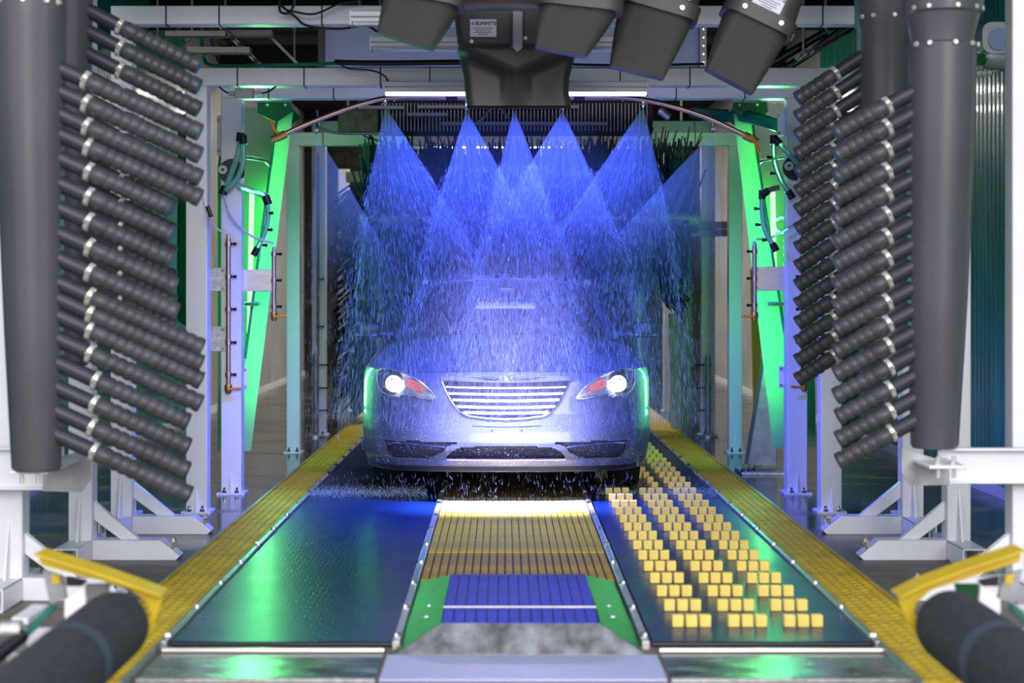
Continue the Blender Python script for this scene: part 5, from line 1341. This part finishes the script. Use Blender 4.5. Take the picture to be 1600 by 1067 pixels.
# ------------------------------------------------------------------ water
rw = random.Random(11)
def streak(m, p, dv, L, r):
    dv = dv.normalized(); u = dv.cross(Vector((0, 1, 0.01))).normalized()*r; v = dv.cross(u).normalized()*r
    a = p-dv*L/2; b = p+dv*L/2; c = p+dv*L*.15
    m.add([a, c+u, c-u*.5+v*.87, c-u*.5-v*.87, b], [(0,1,2),(0,2,3),(0,3,1),(4,2,1),(4,3,2),(4,1,3)])
def fan(px, py, ax, bx, i, dens):
    nz = P(px, py, PD); A = P(ax, 340, PD)-nz; B = P(bx, 340, PD)-nz
    ya = (340-py)*PD/FPX
    # edge slopes, x per metre of fall
    sa, sb = (A.x)/ya, (B.x)/ya
    root = thing('water_fan', Vector((nz.x, nz.y, nz.z-1.2)), ['outermost fan of spray on the left, pale and thin', 'broad fan of blue spray, second from the left', 'narrow fan of blue spray left of the middle', 'middle fan of blue spray, straight under the air outlet', 'fan of blue spray just right of the middle, leaning left', 'broad fan of blue spray, second from the right', 'outermost fan of spray on the right, pale and slanted'][i], 'spray', 'fans of spray')
    # thin sheet close to the nozzle: front and back skins
    Lz = 1.05; NU, NV = 26, 14
    m = MB()
    for sgn in (-1, 1):
        base = len(m.v)
        vs = []
        for j in range(NV+1):
            v = j/NV
            for k in range(NU+1):
                u = k/NU; z = Lz*v; x = (sa+(sb-sa)*u)*z*(1-.10*v); prof = sqrt(max(0, 1-(2*u-1)**2))
                vs.append(nz+Vector((x, sgn*(.004+.085*z*prof), -z)))
                m.uv[base+j*(NU+1)+k] = (u+sgn*.37+i, v)
        m.add(vs, [(j*(NU+1)+k, j*(NU+1)+k+1, (j+1)*(NU+1)+k+1, (j+1)*(NU+1)+k) for j in range(NV) for k in range(NU)])
    m.build('water_sheet', 'water_sheet', root, recalc=False, smooth=60, kind='stuff')
    m = MB(); N = int(dens)
    for q in range(N):
        z = rw.uniform(.10, 1.0)**.75*2.0
        u = rw.random()
        if rw.random() < .22: u = (rw.uniform(0, .035) if rw.random() < .5 else rw.uniform(.965, 1))
        sp = sa+(sb-sa)*u; fade = 1-.12*min(1, z/1.2)
        x = sp*z*fade if z < 1.0 else sp*fade*(1.0+.55*(z-1.0))
        x += rw.gauss(0, .006+.02*z); y = rw.gauss(0, .02+.06*z)
        p = nz+Vector((x, y, -z))
        if p.z < .02: continue
        # stop on the car
        t = p.y-NY; a_ = (p.x-CCX)/HW
        if t > F(a_ if abs(a_) < 1 else 1, .6) and abs(a_) < 1 and p.z < T(a_, t)+.01: continue
        dv = Vector((sp*(1 if z < 1 else .55)+rw.gauss(0, .05), rw.gauss(0, .05), -1))
        streak(m, p, dv, rw.uniform(.015, .07)*(.5+z*.5), rw.uniform(.0004, .0010))
    m.build('water_streaks', 'water_streak', root, recalc=False, smooth=0, kind='stuff')
D = [800, 6000, 7000, 7000, 7000, 6000, 1100]
EDGE = [(489, 577), (563, 718), (674, 826), (760, 870), (775, 960), (880, 1048), (982, 1128)]
for i, (n_, e) in enumerate(zip(NOZ, EDGE)): fan(n_[0], n_[1], e[0], e[1], i, D[i])
# drifting drizzle around the car
m = MB()
for q in range(9000):
    x = rw.gauss(.02, .52); z = rw.uniform(.25, 1.9); y = rw.uniform(10.75, 12.6)
    if abs(x) > 1.35: continue
    t = y-NY; a_ = (x-CCX)/HW
    if t < .1 and z < .85 and rw.random() < .65: continue
    if abs(a_) < 1.02 and t > -.03 and z < T(min(1, abs(a_)), max(0, t))+.02 : continue
    if t > 1.2 and abs(x) < .7 and z < 1.04+(t-1.2)*.39+.03: continue
    streak(m, Vector((x, y, z)), Vector((rw.gauss(0, .25), rw.gauss(0, .1), -1)), rw.uniform(.01, .045), rw.uniform(.0004, .0010))
tag(m.build('water_drizzle', 'water_fine', recalc=False, smooth=0), 'fine drizzle of water drops drifting around the car', 'drizzle', kind='stuff')
# splash where the spray strikes the belts
m = MB()
for q in range(5200):
    x = rw.choice((rw.uniform(-1.26, -.5), rw.uniform(-1.26, -.5), rw.uniform(.6, 1.38)))
    h = abs(rw.gauss(0, .025))+.002; y = rw.gauss(11.45, .10)
    dv = Vector((rw.gauss(0, .6), rw.gauss(0, .3), 1)); streak(m, Vector((x, y, h+.01)), dv, rw.uniform(.006, .02), rw.uniform(.0007, .0018))
for q in range(500):
    x = rw.gauss(0, .95)
    if abs(x) > 1.3: continue
    y = rw.uniform(11.0, 11.3); streak(m, Vector((x, y, rw.uniform(.02, .18))), Vector((rw.gauss(0, .3), 0, -1)), rw.uniform(.01, .05), .0013)
tag(m.build('water_splash', 'water_streak', recalc=False, smooth=0), 'low line of splashing drops where the spray hits the belts', 'splash', kind='stuff')
# thin sheet of water lying on the deck and belts under the spray
m = MB(); nx, ny = 40, 16
vs = []
for j in range(ny+1):
    for i in range(nx+1):
        u = i/nx; v = j/ny; x = -.395+.92*u; y = 10.16+.10*sin(u*9)+.04*sin(u*31)+(1.18-.10*sin(u*9))*v
        m.uv[j*(nx+1)+i] = (u*1.5, 1-v); vs.append((x, y, .0095+.0012*sin(x*60+y*35)*sin(y*50)))
m.add(vs, [(j*(nx+1)+i, j*(nx+1)+i+1, (j+1)*(nx+1)+i+1, (j+1)*(nx+1)+i) for j in range(ny) for i in range(nx)])
tag(m.build('water_film', 'water_film', recalc=False), 'milky film of water on the slatted deck in front of the car', 'water', kind='stuff')
# mist hanging over the bonnet and windscreen
m = MB(); rings = []
for z, hw_, y0, y1 in ((.30, .9, 10.98, 11.05), (.5, 1.05, 10.85, 11.9), (1.1, 1.05, 10.75, 12.6), (1.6, .95, 10.85, 12.3), (2.2, .7, 11.0, 11.6), (2.45, .5, 11.15, 11.3)):
    rings.append(rrect((.02, (y0+y1)/2, z), (1, 0, 0), (0, 1, 0), hw_*2, y1-y0, (y1-y0)*.45, 6))
tag(m.loft(rings).build('water_mist', 'mist', smooth=60), 'thin blue mist hanging over the bonnet and windscreen', 'mist', kind='stuff')
